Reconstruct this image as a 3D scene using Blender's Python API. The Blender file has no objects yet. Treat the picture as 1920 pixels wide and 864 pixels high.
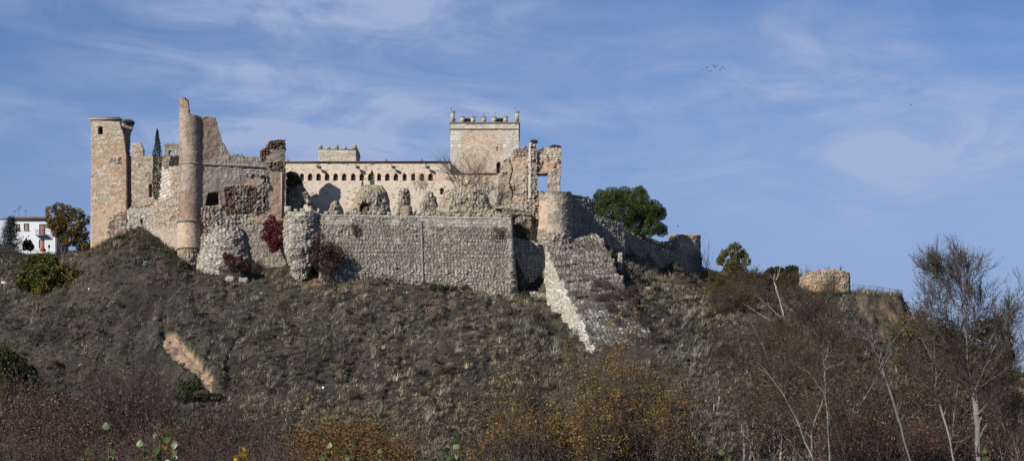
import bpy, math, random
import numpy as np
from mathutils import Vector
random.seed(7); RNG = np.random.default_rng(7)
sc = bpy.context.scene
COL = sc.collection
S = 3000.0; HZ = 900.0                     # photo scale: pixels per unit slope, eye-level row
def W(px, py, Y): return np.array([(px-960.)*Y/S, Y, (HZ-py)*Y/S])
def XW(px, Y): return (px-960.)*Y/S
def ZW(py, Y): return (HZ-py)*Y/S

# ------------------------------------------------------------------ noise
def hsh(i, j=0, k=0):
    v = np.sin(np.asarray(i, float)*127.1+np.asarray(j, float)*311.7+np.asarray(k, float)*74.7+1.3)*43758.5453
    return v-np.floor(v)
def vn(x, y, s=0):
    x = np.asarray(x, float); y = np.asarray(y, float)
    i = np.floor(x); j = np.floor(y); f = x-i; g = y-j
    f = f*f*(3-2*f); g = g*g*(3-2*g)
    a = hsh(i, j, s); b = hsh(i+1, j, s); c = hsh(i, j+1, s); d = hsh(i+1, j+1, s)
    return (a*(1-f)+b*f)*(1-g)+(c*(1-f)+d*f)*g
def fbm(x, y, s=0, o=4):
    t = 0; a = .5; n = 0
    for k in range(o):
        t = t+a*vn(x*2**k, y*2**k, s+k*7); n += a; a *= .55
    return t/n
def sst(a, b, x):
    t = np.clip((x-a)/(b-a), 0, 1); return t*t*(3-2*t)
def pin(px, py, poly):
    ins = np.zeros(px.shape, bool); n = len(poly)
    for k in range(n):
        x0, y0 = poly[k]; x1, y1 = poly[(k+1) % n]
        if y0 == y1: continue
        c = ((y0 > py) != (y1 > py)) & (px < (x1-x0)*(py-y0)/(y1-y0)+x0)
        ins ^= c
    return ins
def pdist(px, py, poly):
    d = np.full(px.shape, 1e9); n = len(poly)
    for k in range(n):
        x0, y0 = poly[k]; x1, y1 = poly[(k+1) % n]
        L = (x1-x0)**2+(y1-y0)**2+1e-9
        t = np.clip(((px-x0)*(x1-x0)+(py-y0)*(y1-y0))/L, 0, 1)
        d = np.minimum(d, np.hypot(px-x0-t*(x1-x0), py-y0-t*(y1-y0)))
    return d
def region(px, py, poly, soft=2., wob=4., s=0):
    sd = pdist(px, py, poly)*np.where(pin(px, py, poly), 1, -1)
    sd = sd+(fbm(px/6., py/6., 50+s)-.5)*2*wob
    return sst(-soft/2, soft/2, sd)

# ------------------------------------------------------------------ mesh + objects
def mesh_np(name, V, Q=None, T=None, col=None, smooth=False, mat=None):
    me = bpy.data.meshes.new(name)
    V = np.asarray(V, np.float32)
    Q = np.zeros((0, 4), np.int32) if Q is None or len(Q) == 0 else np.asarray(Q, np.int32)
    T = np.zeros((0, 3), np.int32) if T is None or len(T) == 0 else np.asarray(T, np.int32)
    me.vertices.add(len(V)); me.vertices.foreach_set('co', V.ravel())
    nl = len(Q)*4+len(T)*3
    me.loops.add(nl)
    me.loops.foreach_set('vertex_index', np.concatenate([Q.ravel(), T.ravel()]).astype(np.int32))
    me.polygons.add(len(Q)+len(T))
    ls = np.concatenate([np.arange(len(Q))*4, len(Q)*4+np.arange(len(T))*3]).astype(np.int32)
    me.polygons.foreach_set('loop_start', ls)
    if smooth: me.polygons.foreach_set('use_smooth', np.ones(len(Q)+len(T), bool))
    if col is not None:
        a = me.color_attributes.new('Col', 'FLOAT_COLOR', 'POINT')
        c = np.ones((len(V), 4), np.float32); c[:, :3] = np.clip(col, 0, 1)
        a.data.foreach_set('color', c.ravel())
    me.update(calc_edges=True); me.validate()
    if mat: me.materials.append(mat)
    return me
def link(name, me, parent=None):
    o = bpy.data.objects.new(name, me); COL.objects.link(o)
    if parent is not None: o.parent = parent
    return o
def rootloc(p):
    l = np.zeros(3)
    while p is not None:
        l = l+np.array(p.location); p = p.parent
    return l
def mk(name, V, Q=None, T=None, mat=None, parent=None, col=None, smooth=False, base=None):
    V = np.asarray(V, float)
    if parent is not None: V = V-rootloc(parent)
    elif base is not None: V = V-np.asarray(base)
    o = link(name, mesh_np(name, V, Q, T, col, smooth, mat), parent)
    if parent is None and base is not None: o.location = base
    return o
def thing(name, loc, label, cat, group=None):
    o = bpy.data.objects.new(name, None); COL.objects.link(o); o.location = loc
    o.empty_display_size = .5
    return tag(o, label, cat, group)
def tag(o, label, cat, group=None, kind=None):
    if label: o['label'] = label
    if cat: o['category'] = cat
    if group: o['group'] = group
    if kind: o['kind'] = kind
    return o
def dup(root, loc, rz=0., sca=1., label=None, group=None):
    r = root.copy(); COL.objects.link(r); r.location = loc; r.rotation_euler = (0, 0, rz)
    r.scale = (sca, sca, sca) if np.isscalar(sca) else sca
    if label: r['label'] = label
    if group: r['group'] = group
    for ch in list(root.children):
        c = ch.copy(); COL.objects.link(c); c.parent = r
        for g in list(ch.children):
            d = g.copy(); COL.objects.link(d); d.parent = c
    return r
BOXQ = np.array([[0, 3, 2, 1], [4, 5, 6, 7], [0, 1, 5, 4], [1, 2, 6, 5], [2, 3, 7, 6], [3, 0, 4, 7]])
class MB:
    def __init__(s): s.V = []; s.Q = []; s.T = []; s.C = []; s.n = 0
    def add(s, V, Q=None, T=None, c=(1, 1, 1)):
        V = np.asarray(V, float)
        if Q is not None and len(Q): s.Q.append(np.asarray(Q)+s.n)
        if T is not None and len(T): s.T.append(np.asarray(T)+s.n)
        c = np.asarray(c, float)
        s.C.append(np.broadcast_to(c, (len(V), 3)) if c.ndim == 1 else c)
        s.V.append(V); s.n += len(V)
    def box(s, x0, x1, y0, y1, z0, z1, c=(1, 1, 1), taper=0.):
        t = taper
        s.add([[x0, y0, z0], [x1, y0, z0], [x1, y1, z0], [x0, y1, z0],
               [x0+t, y0+t, z1], [x1-t, y0+t, z1], [x1-t, y1-t, z1], [x0+t, y1-t, z1]], BOXQ, c=c)
    def obj(s, name, mat, parent=None, base=None, smooth=False):
        return mk(name, np.concatenate(s.V), np.concatenate(s.Q) if s.Q else None,
                  np.concatenate(s.T) if s.T else None, mat, parent, np.concatenate(s.C), smooth, base)
def tubes(segs, sides=5, ref=(.31, .87, .38)):
    A = np.array([q[0] for q in segs], float); B = np.array([q[1] for q in segs], float)
    ra = np.array([q[2] for q in segs], float); rb = np.array([q[3] for q in segs], float)
    d = B-A; d /= np.linalg.norm(d, axis=1)[:, None]+1e-9
    u = np.cross(d, np.array(ref)); nu = np.linalg.norm(u, axis=1)
    bad = nu < .05; u[bad] = np.cross(d[bad], np.array([1., 0, 0]))
    u /= np.linalg.norm(u, axis=1)[:, None]+1e-9
    v = np.cross(d, u); n = len(A)
    an = np.arange(sides)*2*math.pi/sides
    ring = np.cos(an)[None, :, None]*u[:, None, :]+np.sin(an)[None, :, None]*v[:, None, :]
    V = np.concatenate([A[:, None, :]+ring*ra[:, None, None], B[:, None, :]+ring*rb[:, None, None]], 1).reshape(-1, 3)
    k = np.arange(sides); k2 = (k+1) % sides
    q = np.stack([k, k2, k2+sides, k+sides], 1)
    Q = (np.arange(n)[:, None, None]*2*sides+q[None]).reshape(-1, 4)
    return V, Q
def leaves(P, size, rng, aspect=.6, up=0.):
    n = len(P); size = np.broadcast_to(np.asarray(size, float), (n,))
    a = rng.normal(size=(n, 3)); a[:, 2] += up; a /= np.linalg.norm(a, axis=1)[:, None]
    b = rng.normal(size=(n, 3)); b -= (a*b).sum(1)[:, None]*a; b /= np.linalg.norm(b, axis=1)[:, None]
    a = a*size[:, None]*.5; b = b*size[:, None]*.5*aspect
    V = np.stack([P-a, P+b, P+a, P-b], 1).reshape(-1, 3)
    Q = np.arange(n*4).reshape(-1, 4)
    return V, Q

# ------------------------------------------------------------------ materials
def mat(name, col=None, rough=.9, nscale=3., nmul=.35, bump=.3, bscale=6., stretch=(1, 1, 1), spec=.2, trans=0., bdist=.08):
    m = bpy.data.materials.new(name); m.use_nodes = True
    nt = m.node_tree; N = nt.nodes; L = nt.links
    b = N['Principled BSDF']; b.inputs['Roughness'].default_value = rough
    b.inputs['Specular IOR Level'].default_value = spec
    if col is None:
        a = N.new('ShaderNodeAttribute'); a.attribute_name = 'Col'; src = a.outputs['Color']
    else:
        a = N.new('ShaderNodeRGB'); a.outputs[0].default_value = (*col, 1); src = a.outputs[0]
    tc = N.new('ShaderNodeTexCoord'); mp = N.new('ShaderNodeMapping'); mp.inputs['Scale'].default_value = stretch
    L.new(tc.outputs['Object'], mp.inputs['Vector'])
    n1 = N.new('ShaderNodeTexNoise'); n1.inputs['Scale'].default_value = nscale; n1.inputs['Detail'].default_value = 5
    n1.inputs['Roughness'].default_value = .65
    L.new(mp.outputs[0], n1.inputs['Vector'])
    mr = N.new('ShaderNodeMapRange'); mr.inputs['From Min'].default_value = .25; mr.inputs['From Max'].default_value = .75
    mr.inputs['To Min'].default_value = .74*(1-nmul); mr.inputs['To Max'].default_value = .74*(1+nmul)
    L.new(n1.outputs['Fac'], mr.inputs['Value'])
    vm = N.new('ShaderNodeVectorMath'); vm.operation = 'SCALE'
    L.new(src, vm.inputs[0]); L.new(mr.outputs[0], vm.inputs['Scale'])
    L.new(vm.outputs[0], b.inputs['Base Color'])
    if bump > 0:
        n2 = N.new('ShaderNodeTexNoise'); n2.inputs['Scale'].default_value = bscale; n2.inputs['Detail'].default_value = 6
        L.new(mp.outputs[0], n2.inputs['Vector'])
        bp = N.new('ShaderNodeBump'); bp.inputs['Strength'].default_value = bump; bp.inputs['Distance'].default_value = bdist
        L.new(n2.outputs['Fac'], bp.inputs['Height']); L.new(bp.outputs[0], b.inputs['Normal'])
    if trans > 0:
        tr = N.new('ShaderNodeBsdfTranslucent'); mx = N.new('ShaderNodeMixShader'); mx.inputs[0].default_value = trans
        L.new(vm.outputs[0], tr.inputs[0]); L.new(b.outputs[0], mx.inputs[1]); L.new(tr.outputs[0], mx.inputs[2])
        L.new(mx.outputs[0], N['Material Output'].inputs[0])
    return m
M_STONE = mat('stone_masonry', nscale=2.8, nmul=.5, bump=.8, bscale=6, bdist=.09)
M_BRICK = mat('brick_masonry', nscale=2.6, nmul=.5, bump=.6, bscale=4, stretch=(1, 1, 4.5), bdist=.1)
M_GROUND = mat('hill_soil', nscale=1.1, nmul=.5, bump=.9, bscale=2.2, bdist=.3)
M_GRASS = mat('dry_grass', nscale=.5, nmul=.15, bump=0, trans=.25, rough=.8)
M_LEAF = mat('foliage', nscale=.8, nmul=.2, bump=0, trans=.25, rough=.65)
M_BARK = mat('bark', nscale=4, nmul=.35, bump=.5, bscale=9)
M_DARK = mat('opening_shade', (.02, .018, .018), nmul=.2, bump=0)
M_PANE = mat('window_shutter', (.06, .05, .055), nmul=.25, bump=.1, rough=.5)
M_FRAME = mat('window_frame', (.13, .10, .08), nmul=.2, bump=.2)
M_RENDER = mat('lime_render', nscale=3.5, nmul=.13, bump=.4, bscale=6)
M_METAL = mat('painted_metal', (.10, .09, .14), nmul=.2, bump=0, rough=.5)
M_IRON = mat('dark_iron', (.03, .03, .032), nmul=.2, bump=0, rough=.5)
M_WHITE = mat('white_render', (.72, .74, .78), nscale=.6, nmul=.06, bump=.2, bscale=3)
M_TILE = mat('roof_tile', nscale=3, nmul=.35, bump=.4)
M_PLAIN = mat('plain_coloured', nscale=2, nmul=.2, bump=.2)

# ------------------------------------------------------------------ terrain
YS0 = [222, 240, 262, 285]
cols = {
 -400: [(222,873),(240,825),(262,760),(285,680),(300,620),(318,560),(335,520),(420,500)],
 -100: [(222,873),(240,805),(262,715),(285,622),(300,560),(314,512),(330,485),(420,480)],
 0:    [(222,873),(240,800),(262,700),(285,610),(300,552),(310,520),(316,485),(330,480),(420,480)],
 60:   [(222,873),(240,800),(262,700),(285,605),(300,548),(310,512),(330,480),(420,478)],
 130:  [(222,873),(240,800),(262,700),(285,600),(298,535),(306,496),(330,478),(420,472)],
 170:  [(222,873),(240,800),(262,700),(285,592),(298,515),(306,472),(330,470),(420,465)],
 205:  [(222,873),(240,800),(262,700),(285,590),(297,500),(306,452),(312,448),(316,400),(330,395),(420,395)],
 265:  [(222,873),(240,800),(262,700),(285,588),(297,487),(305,436),(308.6,431),(311,397),(330,390),(420,392)],
 310:  [(222,873),(240,800),(262,700),(285,588),(297,495),(303,466),(308,455),(312,390),(330,380),(420,390)],
 340:  [(222,873),(240,800),(262,700),(285,590),(296,510),(301,494),(308,462),(313,390),(330,380),(420,390)],
 380:  [(222,873),(240,800),(262,700),(285,592),(296,523),(300,512),(308,490),(313,400),(330,385),(420,390)],
 450:  [(222,873),(240,800),(262,700),(285,590),(296,533),(300,522),(305,505),(309,460),(313,400),(330,390),(420,392)],
 530:  [(222,873),(240,800),(262,700),(285,592),(295,537),(299,523),(304,500),(308,450),(312,405),(330,395),(420,395)],
 600:  [(222,873),(240,800),(262,700),(285,590),(294,534),(298,522),(303,512),(306,420),(330,400),(420,395)],
 700:  [(222,873),(240,800),(262,700),(285,590),(295,533),(299,524),(303,518),(306,420),(330,398),(420,395)],
 800:  [(222,873),(240,802),(262,702),(285,595),(296,542),(300,536),(304,530),(307,422),(330,396),(420,395)],
 900:  [(222,873),(240,802),(262,704),(285,600),(297,556),(301,549),(305,544),(308,422),(330,395),(420,395)],
 955:  [(222,873),(240,802),(262,705),(285,602),(297,563),(301,556),(305,552),(308,440),(314,412),(330,392),(420,395)],
 990:  [(222,873),(240,802),(262,705),(285,607),(296,572),(301,560),(307,556),(309.5,458),(313,425),(320,402),(335,392),(420,395)],
 1035: [(222,873),(240,802),(262,706),(275,662),(285,622),(295,590),(303,562),(309,470),(312,448),(316,425),(335,400),(420,400)],
 1085: [(222,873),(240,802),(262,706),(270,676),(280,640),(290,600),(300,535),(308,465),(313,450),(322,420),(345,410),(420,410)],
 1130: [(222,873),(240,802),(262,706),(272,668),(285,612),(295,565),(305,510),(315,472),(322,440),(345,425),(420,425)],
 1170: [(222,873),(240,802),(262,704),(275,656),(285,614),(297,562),(308,520),(318,492),(322.5,482),(327,440),(345,430),(420,430)],
 1205: [(222,873),(240,802),(262,705),(275,658),(285,618),(300,568),(316,524),(328,500),(333,455),(345,445),(420,440)],
 1240: [(222,873),(240,802),(262,706),(275,660),(285,624),(300,582),(318,542),(335.5,512),(341,470),(360,455),(420,455)],
 1320: [(222,873),(240,805),(262,715),(285,642),(300,605),(320,564),(350,532),(357,508),(380,500),(420,510)],
 1400: [(222,873),(240,808),(262,722),(285,655),(300,618),(320,578),(345,545),(365,525),(420,525)],
 1500: [(222,873),(240,812),(262,730),(285,662),(300,622),(318,582),(331,552),(340,548),(365,545),(420,560)],
 1590: [(222,873),(240,815),(262,735),(285,665),(300,628),(316,595),(326,562),(331,549),(345,547),(370,555),(420,580)],
 1620: [(222,873),(240,816),(262,738),(285,670),(300,638),(316,612),(322,590),(326,552),(345,548),(370,560),(420,590)],
 1690: [(222,873),(240,820),(262,745),(285,692),(300,668),(315,648),(320,625),(325,559),(345,552),(370,570),(420,600)],
 1712: [(222,873),(240,820),(262,748),(285,700),(300,680),(316,660),(325,610),(345,600),(370,605),(420,620)],
 1780: [(222,873),(240,825),(262,768),(285,728),(300,705),(330,662),(360,655),(420,670)],
 1900: [(222,873),(240,835),(262,790),(285,755),(300,735),(330,705),(370,695),(420,700)],
 2200: [(222,880),(240,850),(262,815),(285,790),(300,775),(330,750),(370,740),(420,745)],
}
ck = sorted(cols)
GY = np.concatenate([np.arange(-60, 205, 6.), np.arange(205, 245, .5), np.arange(245, 282, .25), np.arange(282, 352, .5), np.arange(352, 430, 2.5), np.array([436, 450, 475, 510, 560, 640, 760, 1000, 1500, 2500, 4000.])])
GX = np.concatenate([[-3000, -1500, -800, -500, -350, -260, -200, -170], np.arange(-150, -104, 3.), np.arange(-104, -62, .5), np.arange(-62, -46, .25), np.arange(-46, 110, .5), np.arange(110, 170, 3.), [175, 200, 260, 350, 500, 800, 1500, 3000]])
prof = []
for c in ck:
    ys = [-60, 60, 150, 200, 212]; zs = [-1.7, -1.7, -3, -3.5, -2.2]
    for (y, p) in cols[c]: ys.append(y); zs.append(ZW(p, y))
    zl = zs[-1]
    ys += [470, 560, 700, 4000]; zs += [zl*.9, zl*.45, 8, 0]
    prof.append(np.interp(GY, ys, zs))
prof = np.array(prof)                       # (ncol, nY)
XX, YY = np.meshgrid(GX, GY)                # (nY, nX)
PXg = np.clip(960+XX*S/np.maximum(YY, 120), ck[0], ck[-1])
G = np.zeros_like(XX)
for j in range(len(GY)): G[j] = np.interp(PXg[j], ck, prof[:, j])
# soften
for _ in range(2):
    H = G.copy(); H[1:-1, 1:-1] = (G[1:-1, 1:-1]*4+G[:-2, 1:-1]+G[2:, 1:-1]+G[1:-1, :-2]+G[1:-1, 2:])/8; G = H
PYg = HZ-G*S/np.maximum(YY, 1)
slope_amt = sst(214, 235, YY)*(1-sst(308, 314, YY)*.8)
G += slope_amt*((fbm(XX/9, YY/9, 3)-.5)*2.2+(fbm(XX/2.6, YY/2.6, 5)-.5)*.9+(fbm(XX/.9, YY/.9, 6, 2)-.5)*.35)
terr = G/1.9+fbm(XX/11, YY/11, 13)*2.2; G += slope_amt*(terr-np.floor(terr)-.5)*.75*sst(.4,.6,fbm(XX/8,YY/8,15))*(YY<302)
# erosion gullies running down the slope
gul = np.abs(fbm(XX/7, YY/30, 9, 3)-.5)*2
G -= slope_amt*(1-sst(.0, .16, gul))*.7*(YY < 300)
SCAR = [(308,618),(322,618),(330,630),(345,645),(362,655),(378,672),(388,690),(396,712),(402,738),(392,735),(380,725),(372,708),(350,698),(342,690),(330,680),(318,662),(300,648),(300,632)]
sc_m = np.zeros_like(G); sel = (PXg > 280) & (PXg < 420) & (YY > 215) & (YY < 300)
sc_m[sel] = region(PXg[sel], PYg[sel], SCAR, 3, 9, 2)
G -= sc_m*1.1
CLIFF = [(1600,556),(1692,555),(1715,600),(1718,650),(1690,655),(1655,640),(1640,610),(1612,590)]
cl_m = np.zeros_like(G); sel = (PXg > 1580) & (PXg < 1740) & (YY > 300) & (YY < 340)
cl_m[sel] = region(PXg[sel], PYg[sel], CLIFF, 8, 8, 3)
G += cl_m*((fbm(XX/2.0, G/3.5, 21)-.5)*4.0+(fbm(XX/.9, YY/.9, 22)-.5)*2.)
def ground(x, y):
    x = np.atleast_1d(np.asarray(x, float)); y = np.atleast_1d(np.asarray(y, float))
    i = np.clip(np.searchsorted(GX, x)-1, 0, len(GX)-2); j = np.clip(np.searchsorted(GY, y)-1, 0, len(GY)-2)
    f = (x-GX[i])/(GX[i+1]-GX[i]); g = (y-GY[j])/(GY[j+1]-GY[j])
    return (G[j, i]*(1-f)+G[j, i+1]*f)*(1-g)+(G[j+1, i]*(1-f)+G[j+1, i+1]*f)*g
def gz(x, y): return float(ground(x, y)[0])
def hit(px, py, y0=205., y1=345.):
    """where the sight line through a photo point first meets the hill"""
    ys = np.arange(y0, y1, .25); xs = XW(px, ys)
    d = ground(xs, ys)-(HZ-py)*ys/S
    k = np.argmax(d > 0) if (d > 0).any() else len(ys)-1
    y = ys[k]; x = XW(px, y)
    return np.array([x, y, gz(x, y)])
# ground colour: soil kinds and dead growth, darkened to stand for shade between tussocks
def ground_col(x, y, z):
    px = 960+x*S/np.maximum(y, 100); py = HZ-z*S/np.maximum(y, 100)
    n = fbm(x/4.5, y/4.5, 31); n2 = fbm(x/1.3, y/1.3, 33); n3 = fbm(x/14, y/14, 35)
    base = np.array([.052, .047, .037]); dark = np.array([.025, .022, .018]); ochre = np.array([.22, .14, .088]); olive = np.array([.04, .042, .022])
    c = dark+(base-dark)*sst(.3, .65, n)[..., None]
    c = c*(1-.6*sst(.52, .66, n3))[..., None]+olive*(.6*sst(.52, .66, n3))[..., None]
    def mixin(c, k, a): a = np.clip(a, 0, 1)[..., None]; return c*(1-a)+np.array(k)*a
    bare = sst(.52, .62, n2+.22*(fbm(x/8, y/8, 37)-.5))
    def blob(cx, cy, rx, ry): return np.exp(-((px-cx)/rx)**2-((py-cy)/ry)**2)
    bb = blob(640, 540, 90, 18)+blob(830, 600, 150, 40)*.8+blob(940, 640, 70, 30)*.9+blob(320, 520, 60, 25)*.7+blob(1210, 480, 60, 40)*.5+blob(610, 525, 40, 12)
    c = mixin(c, ochre, bare*(.10+.6*bb))
    c = mixin(c, (.30, .17, .09), sst(.35, .6, bb*.0+blob(600, 522, 30, 12))*.8)
    return c, px, py
GC, _, _ = ground_col(XX, YY, G)
GC = GC*(1-sc_m[..., None])+np.array([.35, .25, .165])*(.5+.9*fbm(XX/1.2, YY/3., 41))[..., None]*sc_m[..., None]
cq = sst(.42,.6,fbm(XX/2.2, G/2.2, 43)); ccol = np.array([.055,.045,.032])*(1-cq[..., None])+np.array([.17,.115,.07])*cq[..., None]*(.6+.8*fbm(XX/.9,G/.9,45))[..., None]
GC = GC*(1-cl_m[..., None])+ccol*cl_m[..., None]
near = (1-sst(195, 212, YY))[..., None]
GC = GC*(1-near)+np.array([.07, .065, .04])*near
nY, nX = G.shape
idx = np.arange(nY*nX).reshape(nY, nX)
Qg = np.stack([idx[:-1, :-1], idx[:-1, 1:], idx[1:, 1:], idx[1:, :-1]], -1).reshape(-1, 4)
hill = mk('ground', np.stack([XX, YY, G], -1).reshape(-1, 3), Qg, mat=M_GROUND, col=GC.reshape(-1, 3), smooth=True)
tag(hill, 'steep grassy castle hill with soil patches', None, kind='structure')

# ------------------------------------------------------------------ masonry styles
def A(*c): return np.array(c, float)
PALE = A(.45, .41, .345); WARM = A(.40, .32, .24); BRK = A(.31, .22, .17); DRED = A(.155, .098, .075); GREY = A(.33, .31, .27)
MORT = A(.38, .30, .22); OCH = A(.36, .265, .18); WHT = A(.52, .495, .44); PINK = A(.42, .30, .24); COOL = A(.34, .33, .31)
def pick(r, pal):
    k = r*(len(pal)-1); i = np.clip(np.floor(k).astype(int), 0, len(pal)-2); f = (k-i)[..., None]
    P = np.array(pal); return P[i]*(1-f)+P[i+1]*f
def courses(w=.7, h=.45, seed=0, amp=.12, pal=(GREY, PALE), joint=A(.14, .11, .08), jw=.16, warp=.12, jit=.5, tilt=0.):
    def f(u, z, px, py):
        zz = z+tilt*u+(fbm(u/1.7, z/1.7, seed+1, 2)-.5)*2*warp
        r0 = zz/h; row = np.floor(r0)
        e0 = row+jit*.5*(hsh(row, seed)-.5); e1 = row+1+jit*.5*(hsh(row+1, seed)-.5)
        row = np.where(r0 < e0, row-1, np.where(r0 > e1, row+1, row))
        e0 = row+jit*.5*(hsh(row, seed)-.5); e1 = row+1+jit*.5*(hsh(row+1, seed)-.5)
        ww = w*(.75+.6*hsh(row, seed, 3))
        c0 = (u+(fbm(u*.9, z*.9, seed+5, 2)-.5)*.3)/ww+hsh(row, seed, 7)*9; ci = np.floor(c0)
        def ed(i): return i+jit*(hsh(i, row, seed)-.5)
        ci = np.where(c0 < ed(ci), ci-1, np.where(c0 > ed(ci+1), ci+1, ci))
        dz = np.minimum(r0-e0, e1-r0)*h; du = np.minimum(c0-ed(ci), ed(ci+1)-c0)*ww
        d = np.minimum(dz, du); k = .35*h
        d = np.where((dz < k) & (du < k), k-np.hypot(k-dz, k-du), d)
        p = sst(0, jw, d)
        r = hsh(ci, row, seed+11); r2 = hsh(ci, row, seed+13)
        disp = p*amp*(.5+.7*r2)
        c = pick(r, pal)*(.8+.4*r2)[..., None]
        c = c*p[..., None]+joint*(1-p)[..., None]
        return disp, c
    return f
def rubble(size=.6, seed=0, amp=.15, pal=(GREY, PALE, WARM), joint=A(.17, .12, .08), jw=.22, flat=1.5):
    def f(u, z, px, py):
        x = u/(size*flat)+(fbm(u, z, seed+2, 2)-.5)*.5; y = z/size
        i = np.floor(x); j = np.floor(y); f1 = np.full(x.shape, 9.); f2 = f1.copy(); ia = i.copy(); ja = j.copy()
        for a in (-1, 0, 1):
            for b in (-1, 0, 1):
                cx = i+a+.15+.7*hsh(i+a, j+b, seed); cy = j+b+.15+.7*hsh(i+a, j+b, seed+3)
                d = np.hypot(x-cx, y-cy); m = d < f1
                f2 = np.where(m, f1, np.minimum(f2, d)); f1 = np.where(m, d, f1)
                ia = np.where(m, i+a, ia); ja = np.where(m, j+b, ja)
        p = sst(.02, jw*1.4, f2-f1); r = hsh(ia, ja, seed+9); r2 = hsh(ia, ja, seed+17)
        gone = sst(.86, .9, r2)
        disp = p*amp*(.4+.8*r2)-gone*amp*1.0
        c = pick(r, pal)*(.75+.5*r2*(1-gone))[..., None]
        c = c*p[..., None]+joint*(1-p)[..., None]
        return disp, c
    return f
def brick(c0=BRK, c1=WARM, seed=0, amp=.05, ns=1.5):
    def f(u, z, px, py):
        n = fbm(u/ns, z/ns, seed); n2 = hsh(np.floor(z/.16), np.floor(u/.5), seed)
        n3 = fbm(u/.35, z/.12, seed+4, 2)
        c = c0*(1-n)[..., None]+c1*n[..., None]
        c = c*(.55+.45*n2+.45*n3)[..., None]
        return (n3-.5)*amp*1.5+(n-.5)*amp, c
    return f
def plaster(c0=OCH, c1=WARM, seed=0, amp=.06):
    def f(u, z, px, py):
        n = fbm(u/1.6, z/1.6, seed); n3 = fbm(u/.4, z/.4, seed+4, 3)
        c = c0*(1-n)[..., None]+c1*n[..., None]
        return (n3-.5)*amp*2, c*(.8+.4*n3)[..., None]
    return f
def mix(fa, fb, mask):
    def f(u, z, px, py):
        da, ca = fa(u, z, px, py); db, cb = fb(u, z, px, py); m = mask(u, z, px, py)
        return da*(1-m)+db*m, ca*(1-m)[..., None]+cb*m[..., None]
    return f
def reg(poly, soft=2, wob=4, s=0): return lambda u, z, px, py: region(px, py, poly, soft, wob, s)
def nz(th, sc_=2., s=0, soft=.08): return lambda u, z, px, py: sst(th-soft, th+soft, fbm(u/sc_, z/sc_, s))
def stain(fa, seed=0, amt=.35, col=A(.10, .09, .07)):
    """vertical weather streaks and lichen"""
    def f(u, z, px, py):
        d, c = fa(u, z, px, py); s = sst(.52, .75, fbm(u/.8, z/6, seed+71))*amt
        return d, c*(1-s)[..., None]+col*s[..., None]
    return f
def topstain(fa, z1, dz=1.2, amt=.7, col=A(.13, .12, .095)):
    def f(u, z, px, py):
        d, c = fa(u, z, px, py); s = sst(z1-dz*(.4+1.4*fbm(u/1., z*0, 77)), z1, z)*amt
        return d, c*(1-s)[..., None]+col*s[..., None]
    return f

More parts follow.
